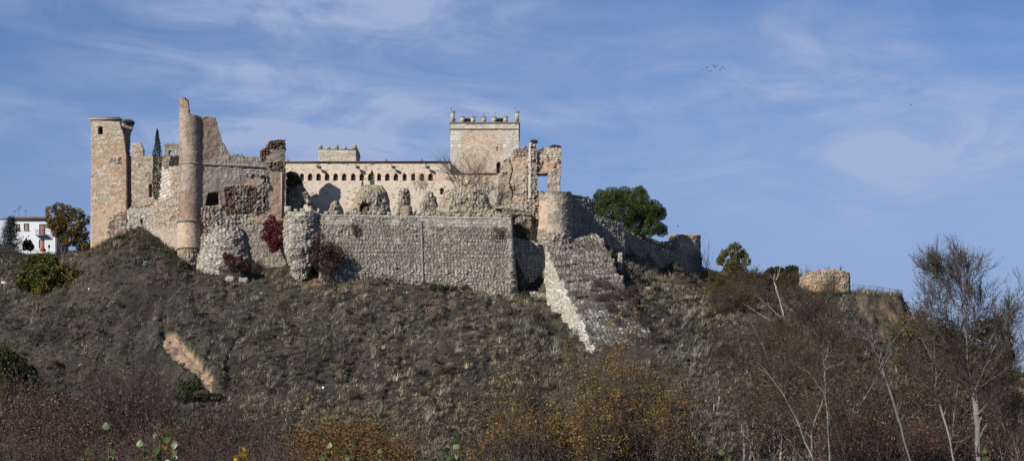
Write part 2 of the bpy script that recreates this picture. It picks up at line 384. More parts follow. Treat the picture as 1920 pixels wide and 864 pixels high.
def arc(px, Y, r, a0=0, a1=360, n=36):
    """plan arc round centre (photo column px, depth Y); angles measured from the side facing the camera, + to the right"""
    cx = XW(px, Y); t = np.radians(np.linspace(a0, a1, n+1))
    return [(cx+r*math.sin(a), Y-r*math.cos(a)) for a in t]
def wall(name, path, outline, thick, style, m, parent=None, holes=(), cell=.2, batter=0., jit=.5, inflate=None,
         zr=None, closed=False, base=None, rough=0., smooth=False, seed=0, both=True):
    P = [np.array(p, float) for p in path]
    pts = []; 
    for a, b in zip(P[:-1], P[1:]):
        n = max(1, int(round(np.linalg.norm(b-a)/cell)))
        for k in range(n): pts.append(a+(b-a)*k/n)
    pts.append(P[-1]); pts = np.array(pts)
    if closed:
        tn = np.roll(pts[:-1], -1, 0)-np.roll(pts[:-1], 1, 0); tn = np.vstack([tn, tn[:1]])
    else: tn = np.gradient(pts, axis=0)
    tn /= np.linalg.norm(tn, axis=1)[:, None]+1e-9
    nr = np.stack([tn[:, 1], -tn[:, 0]], 1)
    u = np.concatenate([[0], np.cumsum(np.linalg.norm(np.diff(pts, axis=0), axis=1))])
    if zr is None:
        py0 = min(q[1] for q in outline); py1 = max(q[1] for q in outline)
        zt = ZW(py0, pts[:, 1].max())+.5; zb = ZW(py1, pts[:, 1].min())-.5
        zr = (zb, zt)
    zb, zt = zr; nv = max(1, int(round((zt-zb)/cell))); zz = np.linspace(zb, zt, nv+1)
    U, Z = np.meshgrid(u, zz); bo = (zt-Z)*batter if not callable(batter) else batter(Z)
    BX = pts[:, 0][None]+nr[:, 0][None]*bo; BY = pts[:, 1][None]+nr[:, 1][None]*bo
    px = 960+BX*S/BY; py = HZ-Z*S/BY
    d, c = style(U, Z, px, py)
    d = d+rough*(fbm(U/1.1, Z/1.1, seed+91)-.5)*2+rough*.6*(fbm(U/.4, Z/.4, seed+93, 2)-.5)
    bul = 0.
    if inflate and outline:
        Bm, R = inflate; sd = pdist(px, py, outline)*.1*np.where(pin(px, py, outline), 1, 0)
        t = np.clip(sd/R, 0, 1); bul = Bm*np.sqrt(1-(1-t)**2)
    if closed: d[:, -1] = d[:, 0]; c[:, -1] = c[:, 0]
    FX = BX+nr[:, 0]*(d+bul); FY = BY+nr[:, 1]*(d+bul)
    KX = BX-nr[:, 0]*(thick+bul); KY = BY-nr[:, 1]*(thick+bul)
    def mid(a): return (a[:-1, :-1]+a[1:, :-1]+a[:-1, 1:]+a[1:, 1:])/4
    mx, my = mid(px), mid(py); act = np.ones(mx.shape, bool)
    if outline is not None:
        jx = (fbm(mid(U)/.7, mid(Z)/.7, seed+201, 3)-.5)*2*jit*5; jy = (fbm(mid(U)/.7, mid(Z)/.7, seed+203, 3)-.5)*2*jit*5
        act &= pin(mx+jx, my+jy, outline)
    for h in holes: act &= ~pin(mx, my, h)
    nv_, nu_ = px.shape; N = nv_*nu_; I = np.arange(N).reshape(nv_, nu_)
    if closed: I = I.copy(); I[:, -1] = I[:, 0]
    a, b, cc, dd = I[:-1, :-1], I[:-1, 1:], I[1:, 1:], I[1:, :-1]
    Qs = [np.stack([a, b, cc, dd], -1)[act], (np.stack([dd, cc, b, a], -1)+N)[act]]
    def side(nb, e0, e1):
        m_ = act & ~nb
        Qs.append(np.stack([e1[m_], e0[m_], e0[m_]+N, e1[m_]+N], -1))
    sh = np.zeros_like(act); sh[:, 1:] = act[:, :-1]
    if closed: sh[:, 0] = act[:, -1]
    side(sh, dd, a)
    sh = np.zeros_like(act); sh[:, :-1] = act[:, 1:]
    if closed: sh[:, -1] = act[:, 0]
    side(sh, b, cc)
    sh = np.zeros_like(act); sh[1:] = act[:-1]; side(sh, a, b)
    sh = np.zeros_like(act); sh[:-1] = act[1:]; side(sh, cc, dd)
    Q = np.concatenate(Qs); V = np.concatenate([np.stack([FX, FY, Z], -1).reshape(-1, 3), np.stack([KX, KY, Z], -1).reshape(-1, 3)])
    C = np.concatenate([c.reshape(-1, 3)]*2)
    used = np.unique(Q); remap = np.full(2*N, -1); remap[used] = np.arange(len(used))
    return mk(name, V[used], remap[Q], mat=m, parent=parent, col=C[used], smooth=smooth, base=base)
def box_path(x0, x1, y0, y1): return [(x0, y0), (x1, y0), (x1, y1), (x0, y1), (x0, y0)]
def line(px0, Y0, px1, Y1): return [(XW(px0, Y0), Y0), (XW(px1, Y1), Y1)]
def rect(x0, y0, x1, y1): return [(x0, y0), (x1, y0), (x1, y1), (x0, y1)]
def archp(x0, y0, x1, y1):
    r = (x1-x0)/2; cx = (x0+x1)/2
    return [(x0, y1), (x0, y0+r)]+[(cx-r*math.cos(t), y0+r-r*math.sin(t)) for t in np.linspace(.3, math.pi-.3, 6)]+[(x1, y0+r), (x1, y1)]
def loc(px, py, Y): return tuple(W(px, py, Y))
def bars(name, path_px, r, m, parent=None, base=None, c=(1, 1, 1), sides=6):
    segs = [(W(*a), W(*b), r, r) for a, b in zip(path_px[:-1], path_px[1:])]
    V, Q = tubes(segs, sides); return mk(name, V, Q, mat=m, parent=parent, col=np.tile(np.array(c, float), (len(V), 1)), base=base)
def window(parent, px0, py0, px1, py1, Y, label=None):
    """arched shuttered window: frame part with pane sub-part, set in the wall opening"""
    x0, x1, z0, z1 = XW(px0, Y), XW(px1, Y), ZW(py1, Y), ZW(py0, Y); r = (x1-x0)/2; cx = (x0+x1)/2; t = .09
    ang = np.linspace(0, math.pi, 9)
    def ring(rr, yy): return [[cx+rr, yy, z0]]+[[cx+rr*math.cos(a), yy, z1-r+rr*math.sin(a)] for a in ang]+[[cx-rr, yy, z0]]
    V = ring(r, Y)+ring(r-t, Y)+ring(r, Y+.12)+ring(r-t, Y+.12); n = 11; Q = []
    for k in range(n-1):
        Q += [[k, k+1, n+k+1, n+k], [n+k, n+k+1, 3*n+k+1, 3*n+k], [2*n+k, 2*n+k+1, k+1, k]]
    fr = mk('window', V, Q, mat=M_FRAME, parent=parent)
    pv = [[cx+(r-t*.5)*1, Y+.07, z0]]+[[cx+(r-t*.5)*math.cos(a), Y+.07, z1-r+(r-t*.5)*math.sin(a)] for a in ang]+[[cx-(r-t*.5), Y+.07, z0]]
    pv += [[cx, Y+.07, z0+.3]]; T = [[11, k, k+1] for k in range(10)]+[[11, 10, 0]]
    p = mk('pane', np.array(pv), None, T, mat=M_PANE, parent=fr)
    b = MB(); b.box(cx-.02, cx+.02, Y+.02, Y+.065, z0, z1-.1); b.obj('mullion', M_FRAME, fr)
    return fr

# ================================================================== CASTLE
# --- left tower
Y0 = 309.
tw = thing('square_tower', loc(204, 455, Y0), 'tall square stone and brick tower at the left end, one arched window near its top', 'tower')
xs0, xs1 = XW(171.5, Y0), XW(237, Y0)
st = mix(courses(.62, .42, 11, .07, (A(.40,.31,.22), A(.48,.42,.33), A(.52,.47,.38), A(.46,.40,.32)), A(.33,.23,.15), .07, .1),
         brick(A(.40,.26,.17), A(.47,.34,.23), 12, .05), lambda u, z, px, py: np.maximum(sst(.5, .6, fbm(u/2.2, z/1.4, 14)), np.maximum(1-sst(173, 178, px+6*(fbm(u, z, 15)-.5)), sst(228, 233, px+6*(fbm(u, z, 16)-.5)))))
st = mix(st, plaster(A(.45,.33,.22), A(.50,.39,.27), 17, .04), lambda u, z, px, py: sst(380, 400, py+30*(fbm(u/2, z/2, 18)-.5))*.8)
st = mix(st, rubble(.5, 19, .16, (OCH, PALE, DRED), A(.12,.06,.04)), reg([(205,410),(232,392),(238,440),(200,462),(202,430)], 2, 6, 4))
st = mix(st, rubble(.45, 20, .3, (OCH, PALE, GREY), A(.07,.05,.04)), reg([(205,294),(226,296),(226,308),(206,303)], 2, 5, 5))
wall('wall', box_path(xs0, xs1, Y0, Y0+6.6), [(160,500),(160,215),(226,215),(227,235),(232,255),(236,285),(239,292),(262,300),(262,500)], 1.1, st, M_STONE, tw,
     holes=[archp(184.5,237,193.5,251.5)], cell=.17, closed=True, jit=.35, seed=3, zr=(ZW(478, Y0), ZW(221, Y0)), batter=lambda Z: (ZW(221, Y0)-Z)*.008, rough=.05)
cb = MB(); zt = ZW(220, Y0)
for k, (a, b_, o) in enumerate([(zt-.75, zt-.5, .12), (zt-.5, zt-.22, .28), (zt-.22, zt, .16)]):
    cb.box(xs0-o, XW(226.5-k*.8, Y0), Y0-o, Y0+.7, a, b_, (A(.34,.30,.24), A(.40,.34,.27), A(.17,.15,.12))[k])
cb.obj('cornice', M_STONE, tw)
mk('window', np.array([W(183.5,252,Y0+.9), W(194.5,252,Y0+.9), W(194.5,236,Y0+.9), W(183.5,236,Y0+.9)]), [[0,1,2,3]], mat=M_DARK, parent=tw)  # flat dark sheet painting the shade inside the window opening
wall('broken_corner', line(227, 311.4, 253, 312.2), [(227,236),(232,231),(250,231),(250,241),(246,249),(244,257),(243,300),(236,300),(233,262),(228,250)], 1.0,
     mix(rubble(.5, 21, .15), plaster(WARM, GREY, 22), nz(.5, 1.2, 23)), M_STONE, tw, cell=.15, jit=.5, rough=.12)

# nests (twig bowls)
def nest(px, py, Y, w, h, label, seed=0):
    rng = np.random.default_rng(seed+500); o = thing('stork_nest', loc(px, py, Y), label, 'nest', None)
    n = 900; a = rng.uniform(0, 2*math.pi, n); rr = w*.5*np.sqrt(rng.uniform(.05, 1, n))
    p = np.stack([rr*np.cos(a), rr*.8*np.sin(a), rng.uniform(0, h, n)*(1.1-.5*(rr/(w*.5)))], 1)
    t = np.stack([-np.sin(a), np.cos(a), rng.normal(0, .25, n)], 1)+rng.normal(0, .5, (n, 3)); L = rng.uniform(.25, .6, n)[:, None]
    segs = list(zip(p-t*L*.5, p+t*L*.5, np.full(n, .02), np.full(n, .015)))
    V, Q = tubes(segs, 3); V += np.array(W(px, py, Y))
    c = np.repeat(A(.07,.06,.045)[None]*rng.uniform(.5, 1.7, (n, 1)), 6, 0)
    mk('twigs', V, Q, mat=M_BARK, parent=o, col=c)
    return o
nest(241, 232.5, 312, 2.3, .8, 'stork nest of dark twigs on the broken corner of the left square tower', 1)

# --- wall behind the cypress
w_ = wall('curtain_wall', line(246.5, 309.7, 336, 310.5), [(240,420),(240,268),(264,268),(267,277),(270,291),(276,293),(276,291.5),(300,292),(340,292),(340,420)], 1.3,
     mix(mix(courses(.6,.42,31,.06,(A(.40,.32,.24),A(.48,.43,.35),A(.54,.49,.41)),A(.32,.24,.17),.07), brick(A(.42,.28,.19),WARM,32,.04), nz(.55,2.4,33)),
         rubble(.5,34,.16,(OCH,PALE,GREY)), nz(.66,1.6,35,.04)), M_STONE, holes=[rect(280,345,286,370)], cell=.18, base=loc(290,395,309.8), jit=.4, rough=.05)
mk('niche_back', np.array([W(279,371,310.6),W(287,371,310.6),W(287,344,310.6),W(279,344,310.6)]), [[0,1,2,3]], mat=M_BRICK, parent=w_, col=np.tile(BRK*.7,(4,1)))  # back of the niche, brick colour darkened to paint its shade
tag(w_, 'pale stone wall with a stepped top between the left tower and the cypress', 'wall')
w_ = wall('arched_wall', line(306, 326, 340, 326), [(308,345),(308,270),(322,269.5),(342,271),(342,345)], 1.0,
     topstain(courses(.6,.45,36,.08,(GREY,PALE,WARM),A(.2,.15,.1),.1), ZW(270,326), 1.5), M_STONE, holes=[archp(317,282,323.5,330), archp(307.5,291,312,330)], cell=.15, base=loc(322,345,326), jit=.25)
tag(w_, 'small far wall fragment with two narrow arches behind the sloping white masonry', 'wall')
# --- low rubble wall over the mound
w_ = wall('retaining_wall', line(238, 308.9, 306, 308.2), [(238,450),(239,392),(250,389),(262,391),(275,388),(292,384),(300,376),(306,376),(306,470),(290,450),(265,446)], 1.4,
     mix(rubble(.5,41,.2,(A(.42,.38,.31),PALE,WHT,A(.5,.46,.4)),A(.2,.16,.12)), plaster(A(.40,.33,.25),GREY,42,.08), lambda u,z,px,py: 1-sst(396,402,py+6*(fbm(u,z,43)-.5))), M_STONE,
     holes=[archp(263.5,410.5,268,420)], cell=.15, rough=.15, base=loc(270,440,308.6), jit=.6)
tag(w_, 'low whitish rubble wall with a small arched niche above the grassy mound', 'wall')
sp = mix(courses(.75,.62,45,.16,(A(.5,.46,.4),WHT,A(.62,.6,.54)),A(.26,.17,.1),.12,.1,tilt=-.18), rubble(.5,46,.22,(OCH,PALE,GREY,WARM),A(.18,.11,.07)),
         lambda u,z,px,py: np.maximum(sst(318,323,px+5*(fbm(u,z,47)-.5)), sst(372,384,py+(px-300)*.6+10*(fbm(u,z,48)-.5))))
sp = mix(sp, plaster(A(.42,.33,.25),A(.38,.33,.28),49,.12), lambda u,z,px,py: sst(418,440,py)*.7)
w_ = wall('sloping_wall', line(288, 309, 340, 303.8), [(300,312),(322,313),(342,310),(342,500),(320,482),(306,462),(292,446),(286,440),(286,420),(289,385),(296,372),(299,345)], 2.0, sp, M_STONE,
     cell=.15, rough=.22, base=loc(315,460,307), jit=.5, batter=.06)
tag(w_, 'sloping white block masonry left of the tall round brick turret', 'wall')

# --- tall round turret
Yt = 303.4
tt = thing('round_turret', loc(355, 492, Yt), 'tall slender round brick turret with a grey collar and plastered lower drum', 'tower')
bs = stain(mix(brick(A(.30,.225,.175),A(.44,.36,.29),51,.07,1.0), brick(A(.25,.155,.11),A(.36,.255,.19),52,.08,.8), lambda u,z,px,py: np.maximum(region(px,py,[(325,362),(350,358),(356,375),(385,390),(385,412),(325,412)],6,8,6), 1-sst(200,212,py))), 53, .45)
wall('brick_shaft', arc(357, Yt, 2.1, -180, 180, 48), [(325,415),(325,184),(337,184.5),(343,185),(352,190),(354.5,203),(355,216),(366,217),(372,219),(395,220),(395,415)], .7, bs, M_BRICK, tt, cell=.15, closed=True, jit=.22, smooth=True)
wall('string_course', arc(357, Yt, 2.18, -180, 180, 48), None, .15, brick(A(.33,.22,.16),WARM,54,.02), M_BRICK, tt, cell=.12, closed=True, zr=(ZW(306.5,Yt-2), ZW(303.5,Yt-2)))
wall('collar', arc(355.5, Yt, 2.46, -180, 180, 48), None, .5, plaster(A(.20,.19,.17),A(.27,.25,.22),55,.03), M_STONE, tt, cell=.15, closed=True, zr=(ZW(415,Yt-2.4), ZW(410.5,Yt-2.4)), smooth=True)
wall('plaster_drum', arc(355.5, Yt, 2.28, -180, 180, 48), None, .6, mix(plaster(A(.47,.35,.25),A(.50,.40,.29),56,.03), rubble(.3,57,.12,(DRED,OCH),A(.1,.07,.05)), nz(.74,.7,58,.03)), M_STONE, tt, cell=.15, closed=True,
     zr=(ZW(464,Yt-2.4), ZW(415,Yt-2.4)+.003), smooth=True, batter=.012)
wall('rubble_footing', arc(354.5, Yt, 1.95, -180, 180, 48), None, .8, rubble(.45,59,.3,(PALE,OCH,GREY,WARM),A(.16,.1,.06)), M_STONE, tt, cell=.14, closed=True,
     zr=(ZW(512,Yt), ZW(464,Yt-2.2)-.003), batter=.03, rough=.15)

# --- ruined palace wall
gy0, gy1 = 302.6, 308.6
pal = thing('ruined_palace_wall', loc(455, 420, 305), 'high broken brick palace wall with empty window holes joining the round turret', 'wall')
base_s = stain(mix(brick(A(.29,.235,.19),A(.38,.325,.27),61,.08,1.2), brick(A(.25,.17,.125),A(.35,.27,.21),62,.07,.8), lambda u,z,px,py: (1-sst(296,304,py))*(1-sst(408,416,px))), 63, .35)
base_s = mix(base_s, courses(.6,.5,64,.08,(GREY,A(.42,.39,.33),PALE),A(.26,.2,.15),.1), reg([(412,262),(430,285),(495,297),(497,330),(470,326),(445,345),(412,345)],3,4,7))
base_s = mix(base_s, plaster(A(.40,.28,.20),A(.44,.34,.26),65,.05), reg([(500,318),(536,322),(536,415),(505,410),(498,385),(506,350)],3,5,8))
base_s = mix(base_s, plaster(A(.46,.33,.24),A(.42,.33,.26),66,.06), reg([(459,332),(490,334),(488,348),(462,346)],2,3,9))
base_s = mix(base_s, rubble(.3,67,.35,(DRED,A(.20,.125,.095),A(.27,.18,.135)),A(.07,.045,.035)), reg([(420,350),(438,346),(480,350),(484,366),(470,400),(425,402),(419,388)],2,5,10))
base_s = mix(base_s, rubble(.42,68,.4,(GREY,A(.3,.26,.2),A(.38,.34,.27)),A(.11,.08,.06)), reg([(441,352),(458,348),(463,370),(457,392),(441,390)],2,4,11))
base_s = mix(base_s, rubble(.42,69,.35,(GREY,A(.3,.26,.2),OCH),A(.12,.09,.065)), reg([(484,348),(502,330),(506,352),(495,372),(508,392),(480,402),(470,398),(482,375)],2,4,12))
base_s = mix(base_s, rubble(.4,70,.3,(DRED,PALE),A(.06,.035,.03)), reg([(460,326),(500,327),(498,334),(462,332)],1,3,13))
base_s = mix(base_s, rubble(.45,71,.35,(A(.12,.075,.055),A(.22,.12,.085),A(.3,.2,.15)),A(.03,.02,.018)), lambda u,z,px,py: region(px,py,[(488,255),(540,255),(540,280),(528,276),(505,280),(497,300),(488,300)],2,4,14)+region(px,py,[(500,305),(540,300),(540,322),(505,318)],2,3,15)*.9)
base_s = mix(base_s, rubble(.5,72,.3,(OCH,PALE,WARM,BRK),A(.14,.09,.06)), reg([(376,386),(415,386),(415,404),(385,440),(370,440)],2,5,16))
wall('brick_wall', line(372, gy0, 537, gy1), [(370,450),(370,218),(376,218.5),(405,220),(408,235),(411,247),(414,262),(426,281),(430,290),(470,294),(491.5,296),(491.5,279),(500,276),(503,267),(517,263),(535,262),(536,281),(534,303),(537,325),(537,425),(500,415),(465,408),(440,410),(410,420),(390,450)], 1.7,
     base_s, M_BRICK, pal, holes=[[(391,361.5),(411,360),(411.5,383),(404,386),(384,386),(387,378),(389,367)], rect(495,331,499.5,341.5), rect(494,370.5,498.7,381.5)], cell=.15, jit=.45, rough=.12, seed=5)
def ledge(name, px0, Ya, px1, Yb, z0, z1, out, c, m, parent):
    a = np.array([XW(px0,Ya), Ya]); b = np.array([XW(px1,Yb), Yb]); t = (b-a)/np.linalg.norm(b-a); n = np.array([t[1], -t[0]])
    a0 = a+n*out; b0 = b+n*out; a1 = a-n*.05; b1 = b-n*.05
    V = [[*a0,z0],[*b0,z0],[*b1,z0],[*a1,z0],[*a0,z1],[*b0,z1],[*b1,z1],[*a1,z1]]
    return mk(name, V, BOXQ, mat=m, parent=parent, col=np.tile(np.array(c,float),(8,1)))
def gyl(px): return gy0+(gy1-gy0)*(px-372)/(537-372)
ledge('string_course', 380, gyl(380), 498, gyl(498), 59.75, 59.95, .22, A(.28,.2,.15), M_BRICK, pal)
ledge('corner_strip', 526.5, gyl(526.5), 529, gyl(529), ZW(410,308), ZW(322,308), .25, A(.48,.33,.23), M_BRICK, pal)
wall('rear_wall', [(XW(374,gy0)-3,gy0+7),(XW(537,gy1)-1.2,gy1+1.5+5.5)], None, 1.0, rubble(.5,75,.15), M_STONE, pal, cell=.4, zr=(50,59.2))

# --- rubble base under the palace
def rub(seed, pal_=(A(.27,.245,.205), GREY, A(.42,.39,.33), WARM, WHT), j=A(.11,.085,.065), size=.45, amp=.26): return rubble(size, seed, amp, pal_, j)
w_ = wall('foundation_wall', line(362, 302.6, 542, 304.6), [(362,470),(375,445),(392,425),(412,413),(440,402),(470,403),(505,408),(542,412),(542,540),(362,540)], 1.8,
     mix(mix(courses(.55,.36,81,.14,(A(.34,.3,.24),GREY,A(.44,.38,.3),PALE),A(.12,.09,.06),.12,.14), rub(82), lambda u,z,px,py: (1-sst(428,436,py+8*(fbm(u,z,83)-.5)))*.9+(1-sst(445,455,px))),
         plaster(A(.36,.25,.17),OCH,84,.1), reg([(470,404),(545,408),(545,418),(470,414)],2,3,17)), M_STONE, cell=.14, rough=.2, base=loc(450,500,303.5), jit=.5, batter=.05)
tag(w_, 'coursed rubble foundation wall under the palace wall, partly behind the crimson bush', 'wall')
w_ = wall('rubble_buttress', arc(420, 305.6, 4.3, -95, 95, 50), [(355,540),(366,500),(375,470),(385,448),(400,430),(425,416),(450,425),(456,438),(462,455),(472,485),(484,520),(484,540)], .8,
     mix(rub(86,(A(.26,.24,.2),A(.36,.33,.28),A(.44,.41,.35),WHT,A(.4,.35,.28)),A(.10,.08,.062),.42,.22), plaster(A(.35,.28,.21),GREY,87,.15), nz(.66,1.5,88,.05)), M_STONE, cell=.14, rough=.35,
     batter=lambda Z: np.clip(ZW(418,303)-Z,0,20)*.24, base=loc(420,505,301), jit=.6, seed=8)
tag(w_, 'bulging whitish rubble buttress swelling out below the round brick turret', 'buttress')
# --- round bastion with battlements
Yb = 298.8
ba = thing('round_bastion', loc(566, 480, Yb), 'round rubble bastion with small battlements, its foot eroded to a hanging cone', 'tower')
def br(Z):
    # narrows to an eroded cone under py 440, bulging at mid height
    t = np.clip((ZW(430,Yb)-Z)/(ZW(430,Yb)-ZW(528,Yb)), 0, 1)
    return .5*np.sin(np.clip(t*1.6,0,1)*math.pi)*.9-1.9*t**2.2
wall('masonry', arc(567.5, Yb, 3.25, -180, 180, 60), [(520,535),(520,392),(602,392),(614,400),(614,455),(597,475),(582,500),(574,522),(560,528),(545,520),(536,490),(526,480),(528,460),(520,455)], 1.0,
     mix(rub(91,(A(.30,.28,.24),A(.38,.35,.3),A(.46,.43,.37),A(.36,.3,.24)),A(.10,.08,.065),.45,.26), courses(.8,.6,92,.06,(A(.36,.34,.28),A(.42,.4,.33)),A(.3,.27,.22),.08), lambda u,z,px,py: 1-sst(403,405,py)), M_STONE, ba,
     cell=.14, closed=True, batter=br, rough=.45, zr=(ZW(528,Yb-3), ZW(396.5,Yb-3)), jit=.4, seed=9)
for k, (px0, px1, py0) in enumerate([(533,545.5,386.5),(551,557.5,391.5),(562.5,570.5,390.5),(577.5,586,390),(595,599,391)]):
    pc = (px0+px1)/2; dx = XW(pc, Yb-3)-XW(567.5, Yb); dx = max(-3.1, min(3.1, dx)); yy = Yb-math.sqrt(3.2**2-dx*dx)
    b = MB(); b.box(XW(px0,yy), XW(px1,yy), yy+.05, yy+.7, ZW(396.5,Yb-3)-.05, ZW(py0,yy), A(.36,.34,.27)); b.obj('merlon', M_STONE, ba)

# --- main curtain wall
cy0, cy1 = 297.6, 301.4
def cyl_(px): return cy0+(cy1-cy0)*(px-600)/(960-600)
cu = thing('retaining_curtain_wall', loc(780, 540, 300), 'long high curtain wall of coursed round stones with a drainpipe down the middle', 'wall')
cs = courses(.56,.38,101,.20,(A(.24,.22,.185),A(.34,.315,.265),A(.43,.395,.33),A(.49,.445,.365),A(.38,.32,.25),A(.32,.31,.285)),A(.07,.058,.046),.13,.13,.7)
cs = mix(cs, courses(.85,.5,102,.07,(A(.34,.32,.27),A(.42,.4,.34),A(.48,.44,.37)),A(.24,.2,.15),.09,.04), lambda u,z,px,py: np.maximum(1-sst(416,421,py-(px-600)*.025+5*(fbm(u,z,103)-.5)), sst(948,952,px-(py-413)*.0+10*(hsh(np.floor(z/.5),3)-.5))))
cs = mix(cs, rubble(.45,104,.26,(A(.5,.44,.36),WHT,OCH,PALE),A(.14,.09,.06)), lambda u,z,px,py: sst(536,540,py-.02*(px-960)+5*(fbm(u,z,105)-.5))*sst(780,900,px))
cs = mix(cs, rubble(.42,109,.2,(A(.24,.22,.18),A(.36,.33,.28),A(.46,.42,.35),A(.33,.27,.21)),A(.05,.04,.032)), lambda u,z,px,py: sst(.55,.61,fbm(u/4.5,z/2.2,110)+.07*sst(490,540,py))*.999)
cs = stain(cs, 112, .4, A(.12,.11,.09))
cs = mix(cs, plaster(A(.34,.29,.22),A(.4,.35,.28),106,.1), lambda u,z,px,py: nz(.68,1.6,107,.04)(u,z,px,py)*(1-sst(440,470,py))*.8)
ztop = ZW(406, cy0)
def cbat(Z): return (ztop-Z)*.075
wall('masonry', [(XW(598,cy0),cy0),(XW(959,cy1),cy1),(XW(959,cy1),307.6)], None, 1.6, cs, M_STONE, cu, cell=.125, batter=cbat, zr=(ZW(560,cy0), ztop), rough=.1)
wall('parapet', [(XW(598,cy0),cy0),(XW(959,cy1),cy1)], None, .5, courses(.9,.45,108,.04,(A(.30,.29,.24),A(.42,.4,.34),A(.36,.34,.28)),A(.2,.17,.13),.07,.02), M_STONE, cu, cell=.15, zr=(ztop+.003, ztop+.5), batter=.02)
mpx = [612.5,631,651,675,693,711.5,729.5,746,764.5,784,803.5,824,843,862,880,899,918,940,955]
for k, p in enumerate(mpx):
    y = cyl_(p); w = (1.0,.75,.9,.6,.85)[k % 5]*random.uniform(.9,1.15); h = random.uniform(.45,.8)
    b = MB(); b.box(XW(p,y)-w/2, XW(p,y)+w/2, y-.02, y+.5, ztop+.506, ztop+.5+h, A(.28,.27,.225)*random.uniform(.8,1.25), .03); b.obj('merlon', M_STONE, cu)
# drainpipe follows the battered face
def face(px, z): Yc = cyl_(px); return Yc-cbat(z)-.32
segs = []
for off, r in ((-2.2,.035),(0,.07)):
    z0_, z1_ = ZW(533,298.5), ZW(414,299.6); x0 = XW(790,299.6)
    zs_ = np.linspace(z1_, z0_, 14)
    pts = [np.array([x0+off*.08+(z1_-z)*.035, face(790,z), z]) for z in zs_]
    segs += [(a,b,r,r) for a,b in zip(pts[:-1], pts[1:])]
V,Q = tubes(segs, 6); mk('drainpipe', V, Q, mat=M_PLAIN, parent=cu, col=np.tile(A(.36,.36,.34),(len(V),1)))
# --- recess wall right of the corner
rw = wall('recessed_wall', line(956, 307.4, 1030, 307.8), [(950,600),(950,440),(975,447),(1000,452),(1012,455),(1032,458),(1032,600)], 1.6,
     courses(.75,.5,111,.12,(A(.32,.3,.26),A(.42,.39,.33),PALE),A(.1,.08,.06),.12), M_STONE, cell=.16, base=loc(990,545,307.5), jit=.5)
tag(rw, 'shadowed recessed stone wall between the long curtain wall and the stone ramp', 'wall')
lw = wall('stone_ledge', line(966, 304.5, 1052, 302), [(960,575),(962,547),(985,546),(1010,547),(1030,550),(1048,556),(1052,566),(1046,573),(1035,562),(1010,556),(975,556),(966,565)], 3., rub(113), M_STONE, cell=.16, base=loc(1005,552,303), rough=.2)
tag(lw, 'thin broken stone ledge overhanging the slope at the foot of the recessed wall', 'wall')

